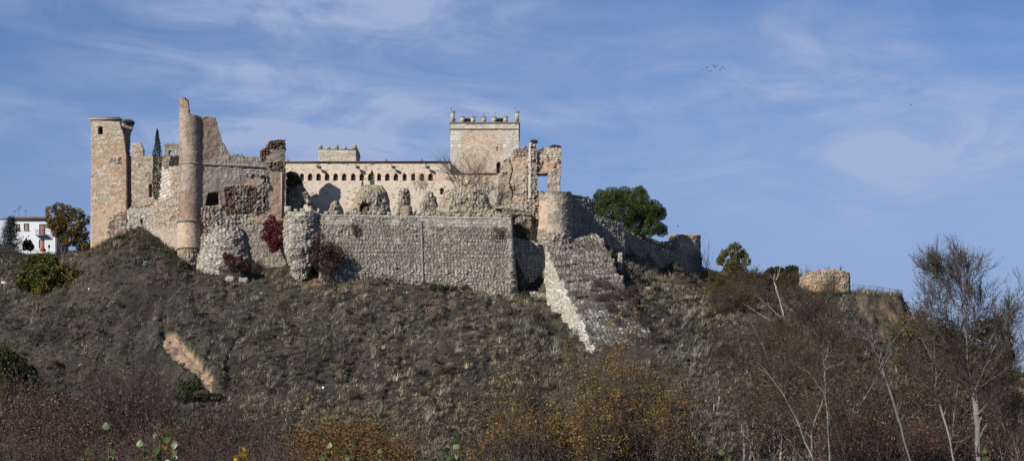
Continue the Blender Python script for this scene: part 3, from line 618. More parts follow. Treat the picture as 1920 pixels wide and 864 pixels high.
# --- stone ramp (talus) : top surface + left flank + right flank, one solid
def ramp():
    n, mrow = 110, 260
    a = np.linspace(0, 1, n); t = np.linspace(0, 1, mrow); AA, TT = np.meshgrid(a, t)
    # left edge and right edge curves (photo column, row, depth)
    def curve(pts): 
        q = np.array(pts, float); s = np.linspace(0, 1, len(q)); return lambda tt: [np.interp(tt, q[:,3], q[:,k]) for k in range(3)]
    Lc = curve([(1022,457,308.3,0),(1034,487,303.5,.18),(1060,545,293.5,.45),(1092,605,283,.74),(1118,662,273,1)])
    Rc = curve([(1120,440,312.5,0),(1146,492,304,.25),(1172,545,296,.5),(1200,602,286,.75),(1236,672,275,1)])
    lx, ly, lY = Lc(TT); rx, ry, rY = Rc(TT)
    Yc = lY*(1-AA)+rY*AA; pxx = lx*(1-AA)+rx*AA; pyy = ly*(1-AA)+ry*AA
    X = XW(pxx, Yc); Z = ZW(pyy, Yc)
    u = AA*11; v = TT*41
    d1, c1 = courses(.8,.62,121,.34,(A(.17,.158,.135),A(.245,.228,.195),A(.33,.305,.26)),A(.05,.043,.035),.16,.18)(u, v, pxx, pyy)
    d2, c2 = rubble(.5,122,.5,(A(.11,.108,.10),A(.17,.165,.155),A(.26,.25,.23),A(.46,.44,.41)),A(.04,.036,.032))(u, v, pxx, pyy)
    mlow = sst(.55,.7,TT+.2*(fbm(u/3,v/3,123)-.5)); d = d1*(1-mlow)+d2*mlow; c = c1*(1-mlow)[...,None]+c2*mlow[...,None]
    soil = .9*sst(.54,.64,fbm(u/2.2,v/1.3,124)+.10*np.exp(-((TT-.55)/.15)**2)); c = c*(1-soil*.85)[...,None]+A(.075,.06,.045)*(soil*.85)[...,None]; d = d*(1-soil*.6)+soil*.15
    # steps: each course sits a little back, giving rows of shade
    step = (((v+.5*(fbm(u/2.5,v/2.5,126)-.5))/.9) % 1-.5)*.42*(1-mlow); X = X+((1-AA)**5)*(fbm(v/1.1,v*0,133)-.5)*1.6+(AA**3)*(fbm(v/1.6,v*0,132)-.5)*3.
    Z = Z+d+step+(fbm(u/2,v/2,125)-.5)*.5
    I = np.arange(n*mrow).reshape(mrow, n)
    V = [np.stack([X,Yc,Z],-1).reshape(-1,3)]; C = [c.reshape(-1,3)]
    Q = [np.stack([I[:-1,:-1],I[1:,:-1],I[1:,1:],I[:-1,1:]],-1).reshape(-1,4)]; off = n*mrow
    # left flank, given paler stone colours to paint in its sunlight
    k = 26; B = np.linspace(0,1,k); BB, T2 = np.meshgrid(B, t)
    px0 = X[:,0][:,None]; ow = (.3+.75*sst(0,.3,T2)*(1-.3*sst(.6,1,T2))+.9*(fbm(T2*14,T2*0,131)-.5))*BB
    gzl = ground(X[:,0]-1.5, Yc[:,0])[:,None]-.8
    Zt = Z[:,0][:,None]; Zf = Zt*(1-BB)+np.minimum(gzl,Zt-1.5)*BB
    uu, vv = T2*44, Zf
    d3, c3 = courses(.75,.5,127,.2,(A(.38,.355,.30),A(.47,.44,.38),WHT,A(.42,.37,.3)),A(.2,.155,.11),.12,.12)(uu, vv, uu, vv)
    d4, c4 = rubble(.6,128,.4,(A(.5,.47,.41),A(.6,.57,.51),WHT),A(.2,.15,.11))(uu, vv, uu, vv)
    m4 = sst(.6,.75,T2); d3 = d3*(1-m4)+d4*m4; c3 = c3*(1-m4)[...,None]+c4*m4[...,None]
    Xf = px0-ow*1.0-d3*(BB>0)+(fbm(uu/2,vv/2,129)-.5)*.6*(BB>0); Yf = Yc[:,0][:,None]-ow*.55
    J = np.arange(k*mrow).reshape(mrow,k)+off
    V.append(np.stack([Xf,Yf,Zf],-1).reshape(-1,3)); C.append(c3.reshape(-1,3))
    Q.append(np.stack([J[:-1,:-1],J[:-1,1:],J[1:,1:],J[1:,:-1]],-1).reshape(-1,4)); off += k*mrow
    # right flank
    J = np.arange(2*mrow).reshape(mrow,2)+off
    xr, yr, zr_ = X[:,-1], Yc[:,-1], Z[:,-1]
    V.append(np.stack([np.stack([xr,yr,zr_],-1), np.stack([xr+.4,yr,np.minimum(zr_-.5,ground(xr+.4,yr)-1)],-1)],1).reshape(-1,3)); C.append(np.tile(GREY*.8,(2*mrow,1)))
    Q.append(np.stack([J[:-1,:-1],J[1:,:-1],J[1:,1:],J[:-1,1:]],-1).reshape(-1,4))
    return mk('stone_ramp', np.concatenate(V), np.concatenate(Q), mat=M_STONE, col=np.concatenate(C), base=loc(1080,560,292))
rp = ramp(); tag(rp, 'steep ruined stone ramp running down the hillside with a bright sunlit left flank', 'ramp')
RAMP_POLY = [(1010,452),(1122,436),(1240,680),(1105,680)]

# --- long palace range with windows
KY = 318.
kr = thing('palace_range', loc(700, 400, KY), 'long cream palace range with a row of small arched windows behind the ruins', 'building')
wc = [551.,566.4,581.6,597.6,613.6,629.8,646,662.4,678.5,694.9,711.1,727,743,759,775.3,791.5,807.8]
kh = [archp(c-4.1,325.6,c+4.1,338.7) for c in wc]+[archp(825,352.3,832.5,365)]
ks = mix(plaster(A(.60,.52,.41),A(.64,.56,.45),131,.03), brick(A(.66,.48,.36),A(.70,.56,.43),132,.03,.8), lambda u,z,px,py: np.maximum(sst(304,306,py)*(1-sst(307.5,309,py)), np.clip(sst(319,321,py)*(1-sst(341,343,py)),0,1)*.75))
def spots(fa, seed, size=.27):
    def f(u, z, px, py):
        d, c = fa(u,z,px,py); i = np.floor(u/size/1.8+.5*(np.floor(z/size)%2)); j = np.floor(z/size)
        s = sst(.90,.93,hsh(i,j,seed)); k = s*.6
        q = sst(319,321,py)*(1-sst(341,343,py)); k = k*(1-q*.8)
        return d-.05*s, c*(1-k)[...,None]+A(.2,.14,.1)*k[...,None]
    return f
ks = spots(ks, 133)
wall('wall', [(XW(505,KY),KY),(XW(936,KY),KY)], [(480,430),(480,304.5),(845,304.5),(845,326.5),(940,326.5),(940,430)], .5, ks, M_RENDER, kr, holes=kh, cell=.13, jit=.04)
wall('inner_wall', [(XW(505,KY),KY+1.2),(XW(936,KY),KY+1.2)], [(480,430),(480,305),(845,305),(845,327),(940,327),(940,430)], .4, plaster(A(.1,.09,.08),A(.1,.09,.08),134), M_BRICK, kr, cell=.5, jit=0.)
b = MB(); x0,x1 = XW(505,KY), XW(845,KY)
b.box(x0,x1,KY-.25,KY+.6,ZW(305,KY),ZW(303.9,KY),A(.42,.33,.25)); b.box(x0,x1,KY-.45,KY+9,ZW(303.8,KY),ZW(303,KY),A(.30,.2,.14)); b.obj('cornice', M_TILE, kr)
b = MB(); b.box(XW(846,KY),XW(931,KY),KY-.3,KY+3.6,ZW(326.3,KY),ZW(325.3,KY),A(.22,.15,.11)); b.obj('ledge', M_TILE, kr)
b = MB(); zr0 = ZW(302.9,KY)
b.add([[x0,KY-.4,zr0],[x1,KY-.4,zr0],[x1,KY+8.8,zr0+.05],[x0,KY+8.8,zr0+.05],[x0,KY+4.2,zr0+.35],[x1,KY+4.2,zr0+.35]],[[0,1,5,4],[2,3,4,5]],[[0,4,3],[1,2,5]],c=A(.28,.17,.11)); b.obj('roof', M_TILE, kr)
wall('end_wall', [(XW(505,KY),KY+9),(XW(505,KY)-.01,KY)], None, .5, ks, M_BRICK, kr, cell=.3, zr=(50, ZW(304.2,KY)))
for p in (538.5, 723.5, 790.):
    b = MB(); b.box(XW(p,KY)-.28,XW(p,KY)+.28,KY+.2,KY+.7,zr0+.02,zr0+.35,A(.25,.22,.17)); b.box(XW(p,KY)-.18,XW(p,KY)+.18,KY+.25,KY+.65,zr0+.35,zr0+.55,A(.25,.22,.17)); b.obj('roof_vent', M_STONE, kr)
for c in wc: window(kr, c-4.1,325.6,c+4.1,338.7,KY+.42)
window(kr, 825,352.3,832.5,365,KY+.32)
for p in (597.3, 669.5, 736.5, 800.5):
    z = ZW(313.5,KY); x = XW(p,KY); b = MB()
    V,Q = tubes([(np.array([x-.25,KY-.05,z+.35]),np.array([x-.25,KY-.7,z+.3]),.07,.07),(np.array([x-.25,KY-.65,z+.3]),np.array([x-.05,KY-.8,z-.05]),.07,.07),(np.array([x-.1,KY-.85,z-.1]),np.array([x+.5,KY-1.0,z-.28]),.27,.34),(np.array([x-.12,KY-.85,z-.1]),np.array([x-.1,KY-.85,z-.1]),.02,.27)],8); b.add(V,Q,c=A(.05,.045,.04))
    f_ = b.obj('floodlight', M_IRON, kr)

# tower beyond the range
TY = 331.
bt = thing('distant_battlement_tower', loc(633, 303, TY), 'low pale battlemented tower top showing above the long palace roof', 'tower')
ash = courses(.95,.5,141,.03,(A(.42,.39,.33),A(.54,.5,.43),A(.48,.44,.37)),A(.34,.29,.23),.05,.02)
wall('wall', box_path(XW(597,TY),XW(668,TY),TY,TY+8), None, .6, mix(ash, brick(A(.48,.34,.25),WARM,142,.02), lambda u,z,px,py: sst(291,292,py)*(1-sst(293.5,294.5,py))), M_STONE, bt, cell=.2, closed=True, zr=(ZW(330,TY), ZW(281,TY)))
b = MB(); b.box(XW(596,TY),XW(669.5,TY),TY-.12,TY+8.12,ZW(281,TY),ZW(280,TY),A(.28,.26,.21)); b.obj('string_course', M_STONE, bt)
for (a,c_,t) in ((596,604.5,272),(609,619.5,276),(626.5,635,271.8),(642,650.5,276),(660,669,272)):
    b = MB(); b.box(XW(a,TY),XW(c_,TY),TY-.05,TY+.55,ZW(279.9,TY),ZW(t,TY),A(.30,.285,.22),.04); b.obj('merlon', M_STONE, bt)
for q in range(3):
    b = MB(); b.box(XW(669,TY)-.6,XW(669,TY),TY+1.6+q*2.2,TY+2.6+q*2.2,ZW(279.9,TY),ZW(274,TY),A(.3,.285,.22),.04); b.obj('merlon', M_STONE, bt)

# --- keep
KPY = 322.; kx0, kx1 = XW(845,KPY), XW(973,KPY); kd = 11.
kp = thing('square_keep', loc(909, 390, KPY), 'tall square brick keep with white stone corners, corner pillars and capped merlons', 'tower')
wst = courses(1.0,.62,151,.03,(A(.54,.5,.42),A(.62,.58,.5),A(.58,.53,.45)),A(.42,.37,.3),.05,.02,.4)
def quoin(u,z,px,py):
    r = hsh(np.floor(z/1.25),5); a = 1-sst(853,855,px-12*r); b_ = sst(946,948,px+14*hsh(np.floor(z/1.25),9)); 
    up = 1-sst(255,257,py); a2 = (1-sst(870,871,px))*up
    return np.clip(np.maximum(np.maximum(a,b_),np.maximum(a2,1-sst(241.5,242.5,py))),0,1)
kst = mix(brick(A(.47,.36,.27),A(.55,.46,.36),152,.03,1.6), wst, quoin)
kst = mix(kst, courses(.8,.4,153,.03,(A(.5,.42,.33),WHT),A(.45,.34,.26),.05), lambda u,z,px,py: nz(.6,2.5,154,.05)(u,z,px,py)*sst(940,955,px+20*(fbm(u,z,155)-.5))*.8)
def archrel(u,z,px,py):
    cx, cy = 893., 306.; r = np.hypot(px-cx,(py-cy)*1.0); t = np.zeros(px.shape)
    for rr in (35.,22.): t = np.maximum(t, (1-sst(.9,1.7,np.abs(r-rr)))*(py < cy+8))
    t = np.maximum(t,(1-sst(.5,1.1,np.abs((py-296)-np.abs(px-893)*1.0)))*(np.abs(px-893)<28))
    return t*.85
kst = mix(kst, plaster(A(.62,.53,.43),A(.64,.56,.46),156,.02), archrel)
kst = mix(kst, brick(A(.48,.31,.21),A(.52,.37,.26),157,.03), lambda u,z,px,py: sst(0,3,(py-298)-np.abs(px-893)*1.0)*(py<326)*.6)
kst = stain(kst, 158, .12, A(.3,.22,.16))
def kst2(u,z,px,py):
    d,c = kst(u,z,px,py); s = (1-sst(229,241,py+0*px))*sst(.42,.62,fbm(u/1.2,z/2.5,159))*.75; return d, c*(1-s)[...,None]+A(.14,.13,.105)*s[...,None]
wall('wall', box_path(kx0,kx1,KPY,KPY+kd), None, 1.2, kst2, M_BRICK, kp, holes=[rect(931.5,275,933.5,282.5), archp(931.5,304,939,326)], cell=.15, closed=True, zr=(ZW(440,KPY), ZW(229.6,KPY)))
b = MB(); b.box(kx0+.6,kx1-.6,KPY+.6,KPY+kd-.6,ZW(234,KPY),ZW(232,KPY),A(.2,.19,.17)); b.obj('light_block_slab', M_STONE, kp)  # unseen slab added to stop daylight leaking into the hollow tower
for nm,pa,pb,o in (('string_course',231.2,229.6,.22),('string_course',242.6,241.2,.2)):
    p_ = box_path(kx0-o,kx1+o,KPY-o,KPY+kd+o); wall(nm, p_, None, o+.05, plaster(A(.24,.22,.18),A(.33,.3,.25),160,.02), M_STONE, kp, cell=.25, closed=True, zr=(ZW(pa,KPY),ZW(pb,KPY)+.004))
zt = ZW(229.5,KPY)+.01
for (xa,ya) in ((kx0,KPY),(kx1-.78,KPY),(kx0,KPY+kd-.78),(kx1-.78,KPY+kd-.78)):
    b = MB(); hh = ZW(206.5,KPY)-zt; b.box(xa,xa+.78,ya,ya+.78,zt,zt+hh-.5,A(.40,.37,.30)); b.box(xa-.08,xa+.86,ya-.08,ya+.86,zt+hh-.5,zt+hh-.32,A(.33,.3,.24))
    for (i,j) in ((0,0),(1,0),(0,1),(1,1)): b.box(xa-.05+i*.56,xa+.27+i*.56,ya-.05+j*.56,ya+.27+j*.56,zt+hh-.32,zt+hh,A(.33,.31,.25))
    b.obj('corner_pillar', M_STONE, kp)
def merlon(xc,yc,w=.95,h=1.3):
    b = MB(); c = A(.42,.39,.32)*random.uniform(.85,1.1); q=w/2
    b.box(xc-q,xc+q,yc-.3,yc+.3,zt,zt+h-.32,c); b.box(xc-q-.08,xc+q+.08,yc-.38,yc+.38,zt+h-.32,zt+h-.22,c*.8)
    b.add([[xc-q-.08,yc-.38,zt+h-.217],[xc+q+.08,yc-.38,zt+h-.217],[xc+q+.08,yc+.38,zt+h-.217],[xc-q-.08,yc+.38,zt+h-.217],[xc-.15,yc,zt+h+.12],[xc+.15,yc,zt+h+.12]],[[0,1,5,4],[2,3,4,5]],[[0,4,3],[1,2,5]],c=c*.75)
    b.obj('merlon', M_STONE, kp)
for p in (866.7,886.7,906.8,926.3,948.): merlon(XW(p,KPY),KPY+.35); merlon(XW(p,KPY),KPY+kd-.35)
for q in range(4): merlon(kx0+.5,KPY+2.4+q*2.1,.7); merlon(kx1-.5,KPY+2.4+q*2.1,.7)
window(kp, 931.3,303.8,939.2,326.2,KPY+.5)
bars('roof_spout', [(839.5,250.5,KPY),(845.5,250.2,KPY)], .1, M_STONE, kp, c=(.4,.37,.3))
nest(877, 228.7, KPY+1, 1.3, .7, 'small stork nest between the first and second merlons of the keep', 2)
nest(937.5, 228.9, KPY+1, 2.1, .75, 'wide stork nest between the two rightmost merlons of the keep', 3)

# --- ruined gate block right of keep
MY = 313.
mr = thing('ruined_gatehouse', loc(990, 395, MY), 'ruined wall with a ragged pier and open window showing sky, right of the keep', 'ruin')
ms = mix(courses(.7,.5,161,.1,(A(.40,.35,.28),A(.48,.43,.35),PALE,A(.45,.34,.25)),A(.3,.2,.13),.09), brick(A(.46,.30,.21),A(.46,.36,.27),162,.07), lambda u,z,px,py: sst(.55,.62,vn(u*0+3,z/.9,163)+.25*(fbm(u,z,164)-.5)))
ms = mix(ms, plaster(A(.42,.33,.23),A(.36,.31,.24),165,.1), reg([(934,400),(934,350),(942,310),(955,296),(962,310),(955,350),(958,380)],3,6,20))
ms = mix(ms, rubble(.45,166,.4,(OCH,PALE,BRK,GREY),A(.12,.07,.05)), lambda u,z,px,py: np.maximum(region(px,py,[(960,270),(992,270),(992,298),(980,292),(962,300)],2,4,21), np.maximum(nz(.62,1.4,167,.05)(u,z,px,py), region(px,py,[(984,320),(992,320),(992,370),(986,370)],2,2,22))))
ms = mix(ms, rubble(.5,168,.45,(OCH,PALE,WARM),A(.1,.06,.04)), lambda u,z,px,py: sst(365,378,py+10*(fbm(u,z,169)-.5))*sst(965,985,px))
crack = lambda u,z,px,py: (1-sst(.4,1.,np.abs(px-(958.5+2.5*np.sin(py/7)+4*(fbm(py/9,py*0,170)-.5)))))*sst(296,302,py)*(1-sst(372,380,py))
ms = mix(ms, lambda u,z,px,py: (np.full(px.shape,-.6), np.broadcast_to(A(.07,.045,.03),px.shape+(3,))), crack)
wall('wall', line(932, MY, 1052, MY), [(932,430),(933,359),(939,311),(947,297),(956,294),(960,295),(960,285),(967,279),(978,276),(987,274),(992,281),(1007,283),(1012,280),(1030,276),(1051.5,278),(1051.5,358),(1051.5,372),(1040,392),(1030,420),(1015,430)], 1.8, ms, M_STONE, mr,
     holes=[[(1007.5,327),(1025.8,327),(1025.8,357.5),(1018,359),(1012,362),(1007.5,356)]], cell=.14, jit=.4, rough=.16, seed=31)
wall('pier', line(990.5, MY-.35, 1007.5, MY-.35), [(990.5,372),(990.8,268),(995,266.5),(1003,266.5),(1005,275),(1007.3,283),(1007.3,352),(1012,362),(1000,372)], 1.6,
     mix(rubble(.5,171,.4,(OCH,PALE,GREY,WARM),A(.11,.07,.05)), plaster(A(.5,.42,.33),WHT,172,.05), lambda u,z,px,py: 1-sst(994,995,px+3*(fbm(u,z,173)-.5))), M_STONE, mr, cell=.13, jit=.45, rough=.2)
ledge('lintel', 1004, MY-.1, 1027, MY-.1, ZW(327,MY), ZW(325.2,MY), .15, A(.2,.13,.09), M_BARK, mr)
wall('return_wall', [(XW(1048,MY),MY+2.),(XW(1040,MY),MY+9)], None, 1.2, ms, M_STONE, mr, cell=.3, zr=(54,62))
nest(1041, 279, MY+.9, 2.2, .7, 'round stork nest on the right top corner of the ruined gatehouse', 4)
nest(1001, 267.8, MY-.1, 1.2, .5, 'small stork nest on top of the narrow ragged pier', 5)

# --- round tower of the gate
NY = 311.
nt_ = mix(stain(mix(plaster(A(.44,.36,.28),A(.48,.40,.31),181,.1), courses(.45,.32,182,.14,(GREY,PALE,WARM),A(.2,.15,.11),.1), nz(.42,1.8,183,.12)),184,.2),
          plaster(A(.50,.34,.24),A(.50,.38,.29),185,.04), lambda u,z,px,py: (1-sst(1025,1028,px+4*(fbm(u/1.,z/1.,186)-.5)))*sst(372,378,py))
nt_ = mix(nt_, rubble(.5,187,.35,(OCH,PALE,GREY),A(.12,.08,.05)), lambda u,z,px,py: sst(432,437,py-(px-1040)*.3+6*(fbm(u,z,188)-.5)))
nt_ = topstain(nt_, ZW(358,NY-3), 1.2, .6)
w_ = wall('round_tower', arc(1041, NY, 3.15, -180, 180, 60), [(990,470),(990,362),(1012,361),(1030,358.5),(1052,358.5),(1072,361),(1090,365),(1090,470)], 1.0, nt_, M_STONE, cell=.14, closed=True,
     rough=.1, base=loc(1041,445,NY), jit=.3, zr=(ZW(470,NY-3), ZW(356,NY)), batter=.012, smooth=True)
tag(w_, 'squat round plastered tower at the head of the stone ramp', 'tower')

# --- rubble lumps in the courtyard
def lump(name, outline, Y, label, seed, inf=(1.6,1.8), thick=.6, holes=(), st=None, px=None, rough=.4, pal_=None):
    x0 = min(p[0] for p in outline); x1 = max(p[0] for p in outline); yb = max(p[1] for p in outline)
    st = st or mix(rubble(.38,seed,.32,pal_ or (A(.24,.19,.14),A(.33,.28,.21),GREY,PALE,A(.40,.33,.25)),A(.08,.06,.042)), plaster(A(.30,.22,.14),A(.34,.29,.2),seed+1,.15), nz(.6,1.3,seed+2,.06))
    o = wall(name, line(x0-1,Y,x1+1,Y), outline, thick, st, M_STONE, holes=holes, cell=.15, rough=rough, base=loc((x0+x1)/2,yb,Y), jit=.7, inflate=inf, seed=seed)
    return tag(o, label, 'ruin')
lump('ruined_wall', [(537,325),(548,320),(560,328),(567,341),(570,353),(578,362),(584,374),(588,392),(600,400),(612,404),(617,410),(617,430),(537,430)], 312.5, 'shadowed ragged ruin wall with a small arch, directly right of the brick palace wall', 201, (.5,1.), 1.2,
     holes=[[(564,399),(564,386),(568,381),(573,380),(578,386),(578,399)]])
lump('rubble_lump', [(617,395),(621,382),(628,376),(636,378),(643,390),(643,425),(615,425)], 309.5, 'small rounded rubble lump left of the gap in front of the long palace range', 211)
lump('rubble_vault', [(656,395),(657,388),(664,378),(664,372),(672,357),(684,348),(700,346),(715,349),(725,357),(730,372),(732,395),(732,430),(656,430)], 310, 'domed rubble vault stump with a dark arched hollow and a cypress on top', 221, (2.2,2.6), .5,
     holes=[[(677,410),(677,390),(681,384),(689,382.5),(694,388),(694,410)]])
mk_ = wall('vault_back', line(668,313.5,702,313.5), [(668,425),(668,372),(702,372),(702,425)], .3, plaster(DRED,A(.2,.14,.1),225), M_STONE, cell=.3, base=loc(685,420,313.5)); tag(mk_, 'dark rear masonry seen inside the hollow of the domed rubble vault', 'wall')
lump('rubble_pillar', [(744,400),(745,385),(748,370),(750,355),(757,352),(766,356),(769,366),(769,376),(767,384),(773,392),(773,430),(744,430)], 309.5, 'upright rubble pillar between the domed vault and the wide mound', 231, (1.,1.2))
lump('rubble_lump', [(785,405),(787,385),(793,375),(795,363),(803,359),(811,361),(816,370),(819,380),(826,395),(826,430),(785,430)], 309.5, 'leaning rubble lump at the left edge of the wide ruined mound', 241, (1.2,1.4))
lump('ruined_mound', [(812,405),(824,382),(833,364),(848,354),(870,350.5),(890,352),(905,360),(914,370),(918,382),(925,392),(945,401),(962,405),(962,435),(812,435)], 308.5, 'wide ragged rubble mound under the large bare shrub', 251, (2.4,3.4), 1., pal_=(A(.36,.26,.17),PALE,A(.44,.38,.3),WARM))
lump('rubble_apron', [(775,412),(790,396),(810,392),(830,396),(850,400),(900,401),(945,402),(962,408),(962,440),(775,440)], 305.5, 'low rubble strip just behind the battlements of the long curtain wall', 261, (.8,1.2), .5)
lump('rubble_lump', [(965,440),(966,408),(975,401),(990,400),(998,409),(999,440)], 312, 'squat rubble stub in the grass beside the round plastered tower', 271, (.8,1.))
lump('earth_arch', [(926,402),(928,393),(945,390),(962,391),(985,396),(997,402),(998,408),(970,407),(955,408),(948,415),(926,430)], 313.5-1.8, 'grass-topped earth bank over a dark cavity left of the round plastered tower', 281, (.9,1.), .8,
     st=mix(plaster(A(.12,.10,.06),A(.10,.11,.05),282,.2), rubble(.5,283,.3), lambda u,z,px,py: sst(398,403,py)))

# --- shadowed outer wall descending right, with far turret
ow = thing('descending_wall', loc(1170, 470, 322), 'long descending outer wall in shade running from the round tower to the far turret', 'wall')
os_ = mix(courses(.7,.45,301,.16,(A(.3,.27,.23),GREY,A(.4,.36,.3)),A(.09,.07,.055),.13), rubble(.5,302,.25), nz(.56,2.,303))
wall('upper_section', [(XW(1070,313.5),313.5),(XW(1110,317.5),317.5),(XW(1172,322),322)], [(1066,500),(1066,365),(1085,366),(1107,371),(1107.5,386),(1103,388),(1110,399),(1118,404),(1140,410),(1168,420),(1170,432),(1173,450),(1176,520),(1066,520)], 1.6, os_, M_STONE, ow, cell=.16, rough=.15, seed=33, jit=.5)
wall('lower_section', [(XW(1171,323.5),323.5),(XW(1236,336),336),(XW(1316,351),351)], [(1165,540),(1168,428),(1180,436),(1200,447),(1225,460),(1238,466),(1256,472),(1280,476),(1318,482),(1322,545)], 1.4, os_, M_STONE, ow, cell=.18, rough=.15, seed=34, jit=.4)
FY = 352.
ft = wall('far_turret', arc(1283, FY, 3.5, -180, 180, 48), [(1235,500),(1235,470),(1254,465),(1254,441),(1265,439.5),(1300,440.5),(1330,442),(1330,500)], 1., topstain(mix(rubble(.5,311,.2,(A(.38,.32,.24),PALE,GREY),A(.2,.15,.1)), plaster(A(.38,.3,.22),A(.42,.35,.26),312,.08), nz(.5,1.5,313)), ZW(440,FY-3), 1., .5, A(.3,.17,.08)), M_STONE, cell=.17, closed=True, rough=.15, base=loc(1283,500,FY), jit=.25)
tag(ft, 'far round turret stump with a rusty lichen rim at the end of the descending wall', 'tower')
w_ = wall('low_wall', line(1234, 350, 1262, 350), [(1236,485),(1236,454),(1262,450),(1262,485)], .8, rubble(.5,315,.12,(PALE,WARM)), M_STONE, cell=.18, base=loc(1248,480,350)); tag(w_, 'short pale wall stub touching the left side of the far turret', 'wall')
h = hit(1162, 511, 290, 330); Yq = h[1]
w_ = wall('masonry_pillar', line(1157, Yq, 1168.5, Yq), [(1158,518),(1157,500),(1158.5,480),(1161,473),(1167,473.5),(1168,490),(1167,505),(1166,518)], .8, rubble(.4,321,.2,(A(.36,.34,.3),PALE)), M_STONE, cell=.12, base=(h[0],h[1],h[2]-.2), rough=.1, inflate=(.2,.4)); tag(w_, 'lone leaning masonry pillar on the slope right of the stone ramp', 'pillar')

# --- right-hand ruined drum on the cliff
RY = 336.
def rr_path():
    x0,x1 = XW(1511,RY), XW(1596,RY); return [(x0-.3,RY+9),(x0-.5,RY+3),(x0,RY+.9),(x0+1.3,RY),(x0+4,RY-.5),(x1-1.6,RY-.3),(x1-.5,RY+.3),(x1,RY+1.5),(x1,RY+9),(x0-.3,RY+9)]
rt = thing('hilltop_bastion', loc(1552, 552, RY), 'isolated stout bastion of eroded stones beside the cliff fence at the right', 'ruin')
rs = mix(courses(.6,.38,331,.2,(A(.46,.38,.28),PALE,A(.5,.42,.33),A(.42,.3,.19)),A(.14,.09,.06),.12,.15), plaster(A(.5,.33,.18),A(.42,.3,.2),332,.15), lambda u,z,px,py: sst(.58,.66,fbm(u/2,z/1.2,333)+.05*sst(520,545,py)))
wall('masonry', rr_path(), [(1500,565),(1500,520),(1509,512),(1530,507.5),(1552,506),(1575,507.5),(1597,512),(1605,516),(1605,565)], 1.2, rs, M_STONE, rt, cell=.15, closed=True, rough=.25, jit=.4, seed=36)
b = MB(); b.box(XW(1513,RY),XW(1594,RY),RY+1,RY+8.5,ZW(520,RY),ZW(512,RY),A(.09,.085,.05)); b.obj('earth_top', M_GROUND, rt)

# cliff fence
fe = thing('metal_fence', loc(1645, 545, 330), 'thin violet-grey metal railing along the cliff edge right of the bastion', 'fence')
fp = [(1599,533.5,331),(1620,535,329),(1645,537.5,327.8),(1668,540.5,327),(1692,544,326.5),(1692,544-0,332)]
def fence_z(px, py, Y): return W(px,py,Y)
segs=[]; posts=[]
for a,b_ in zip(fp[:-1],fp[1:]):
    A0,B0 = W(*a),W(*b_); n = 2 if a[0]!=b_[0] else 3
    for k in range(n+1):
        p = A0+(B0-A0)*k/n; posts.append((p+np.array([0,0,.1]), p-np.array([0,0,1.6])))
    m_ = max(4,int(np.linalg.norm(B0-A0)/.28))
    for k in range(m_):
        p = A0+(B0-A0)*(k+.5)/m_; segs.append((p,p-np.array([0,0,1.15]),.014,.014))
    segs += [(A0,B0,.035,.035),(A0-np.array([0,0,1.15]),B0-np.array([0,0,1.15]),.03,.03)]
V,Q = tubes(segs,4); mk('railing',V,Q,mat=M_METAL,parent=fe)
for (a,b_) in posts:
    V,Q = tubes([(a,b_,.045,.045)],6); mk('post',V,Q,mat=M_METAL,parent=fe)

# ================================================================== HOUSE, LEFT
HY = 332.
ho = thing('white_house', loc(55, 478, HY), 'white two-storey house with a brown tiled roof at the far left', 'house')
x0,x1 = XW(17,HY),XW(106,HY); z0,zt_ = ZW(492,HY),ZW(411,HY)
def holes_wall(x0,x1,y,z0,z1,hs,th=.3):
    xs = sorted(set([x0,x1]+[h[0] for h in hs]+[h[2] for h in hs])); zs = sorted(set([z0,z1]+[h[1] for h in hs]+[h[3] for h in hs])); b = MB()
    for a,c in zip(xs[:-1],xs[1:]):
        for d,e in zip(zs[:-1],zs[1:]):
            if any(h[0]<=(a+c)/2<=h[2] and h[1]<=(d+e)/2<=h[3] for h in hs): continue
            b.add([[a,y,d],[c,y,d],[c,y,e],[a,y,e]],[[0,1,2,3]])
    for (a,d,c,e) in hs:
        b.add([[a,y,d],[a,y,e],[a,y+th,e],[a,y+th,d]],[[0,1,2,3]]); b.add([[c,y,d],[c,y,e],[c,y+th,e],[c,y+th,d]],[[0,3,2,1]])
        b.add([[a,y,e],[c,y,e],[c,y+th,e],[a,y+th,e]],[[0,1,2,3]]); b.add([[a,y,d],[c,y,d],[c,y+th,d],[a,y+th,d]],[[0,3,2,1]])
    return b
hw = [(44.5,419,55,432,0),(73.5,420,85,441,1),(73,449,83.5,466,2),(30,420,38,432,0)]
hs = [(XW(a,HY),ZW(d,HY),XW(c,HY),ZW(b_,HY)) for a,b_,c,d,_ in hw]
b = holes_wall(x0,x1,HY,z0,zt_,hs); b.add([[x1,HY,z0],[x1,HY+9,z0],[x1,HY+9,zt_],[x1,HY,zt_]],[[0,1,2,3]]); b.add([[x0,HY,z0],[x0,HY+9,z0],[x0,HY+9,zt_],[x0,HY,zt_]],[[3,2,1,0]]); b.add([[x0,HY+9,z0],[x1,HY+9,z0],[x1,HY+9,zt_],[x0,HY+9,zt_]],[[3,2,1,0]])
b.obj('wall', M_WHITE, ho)
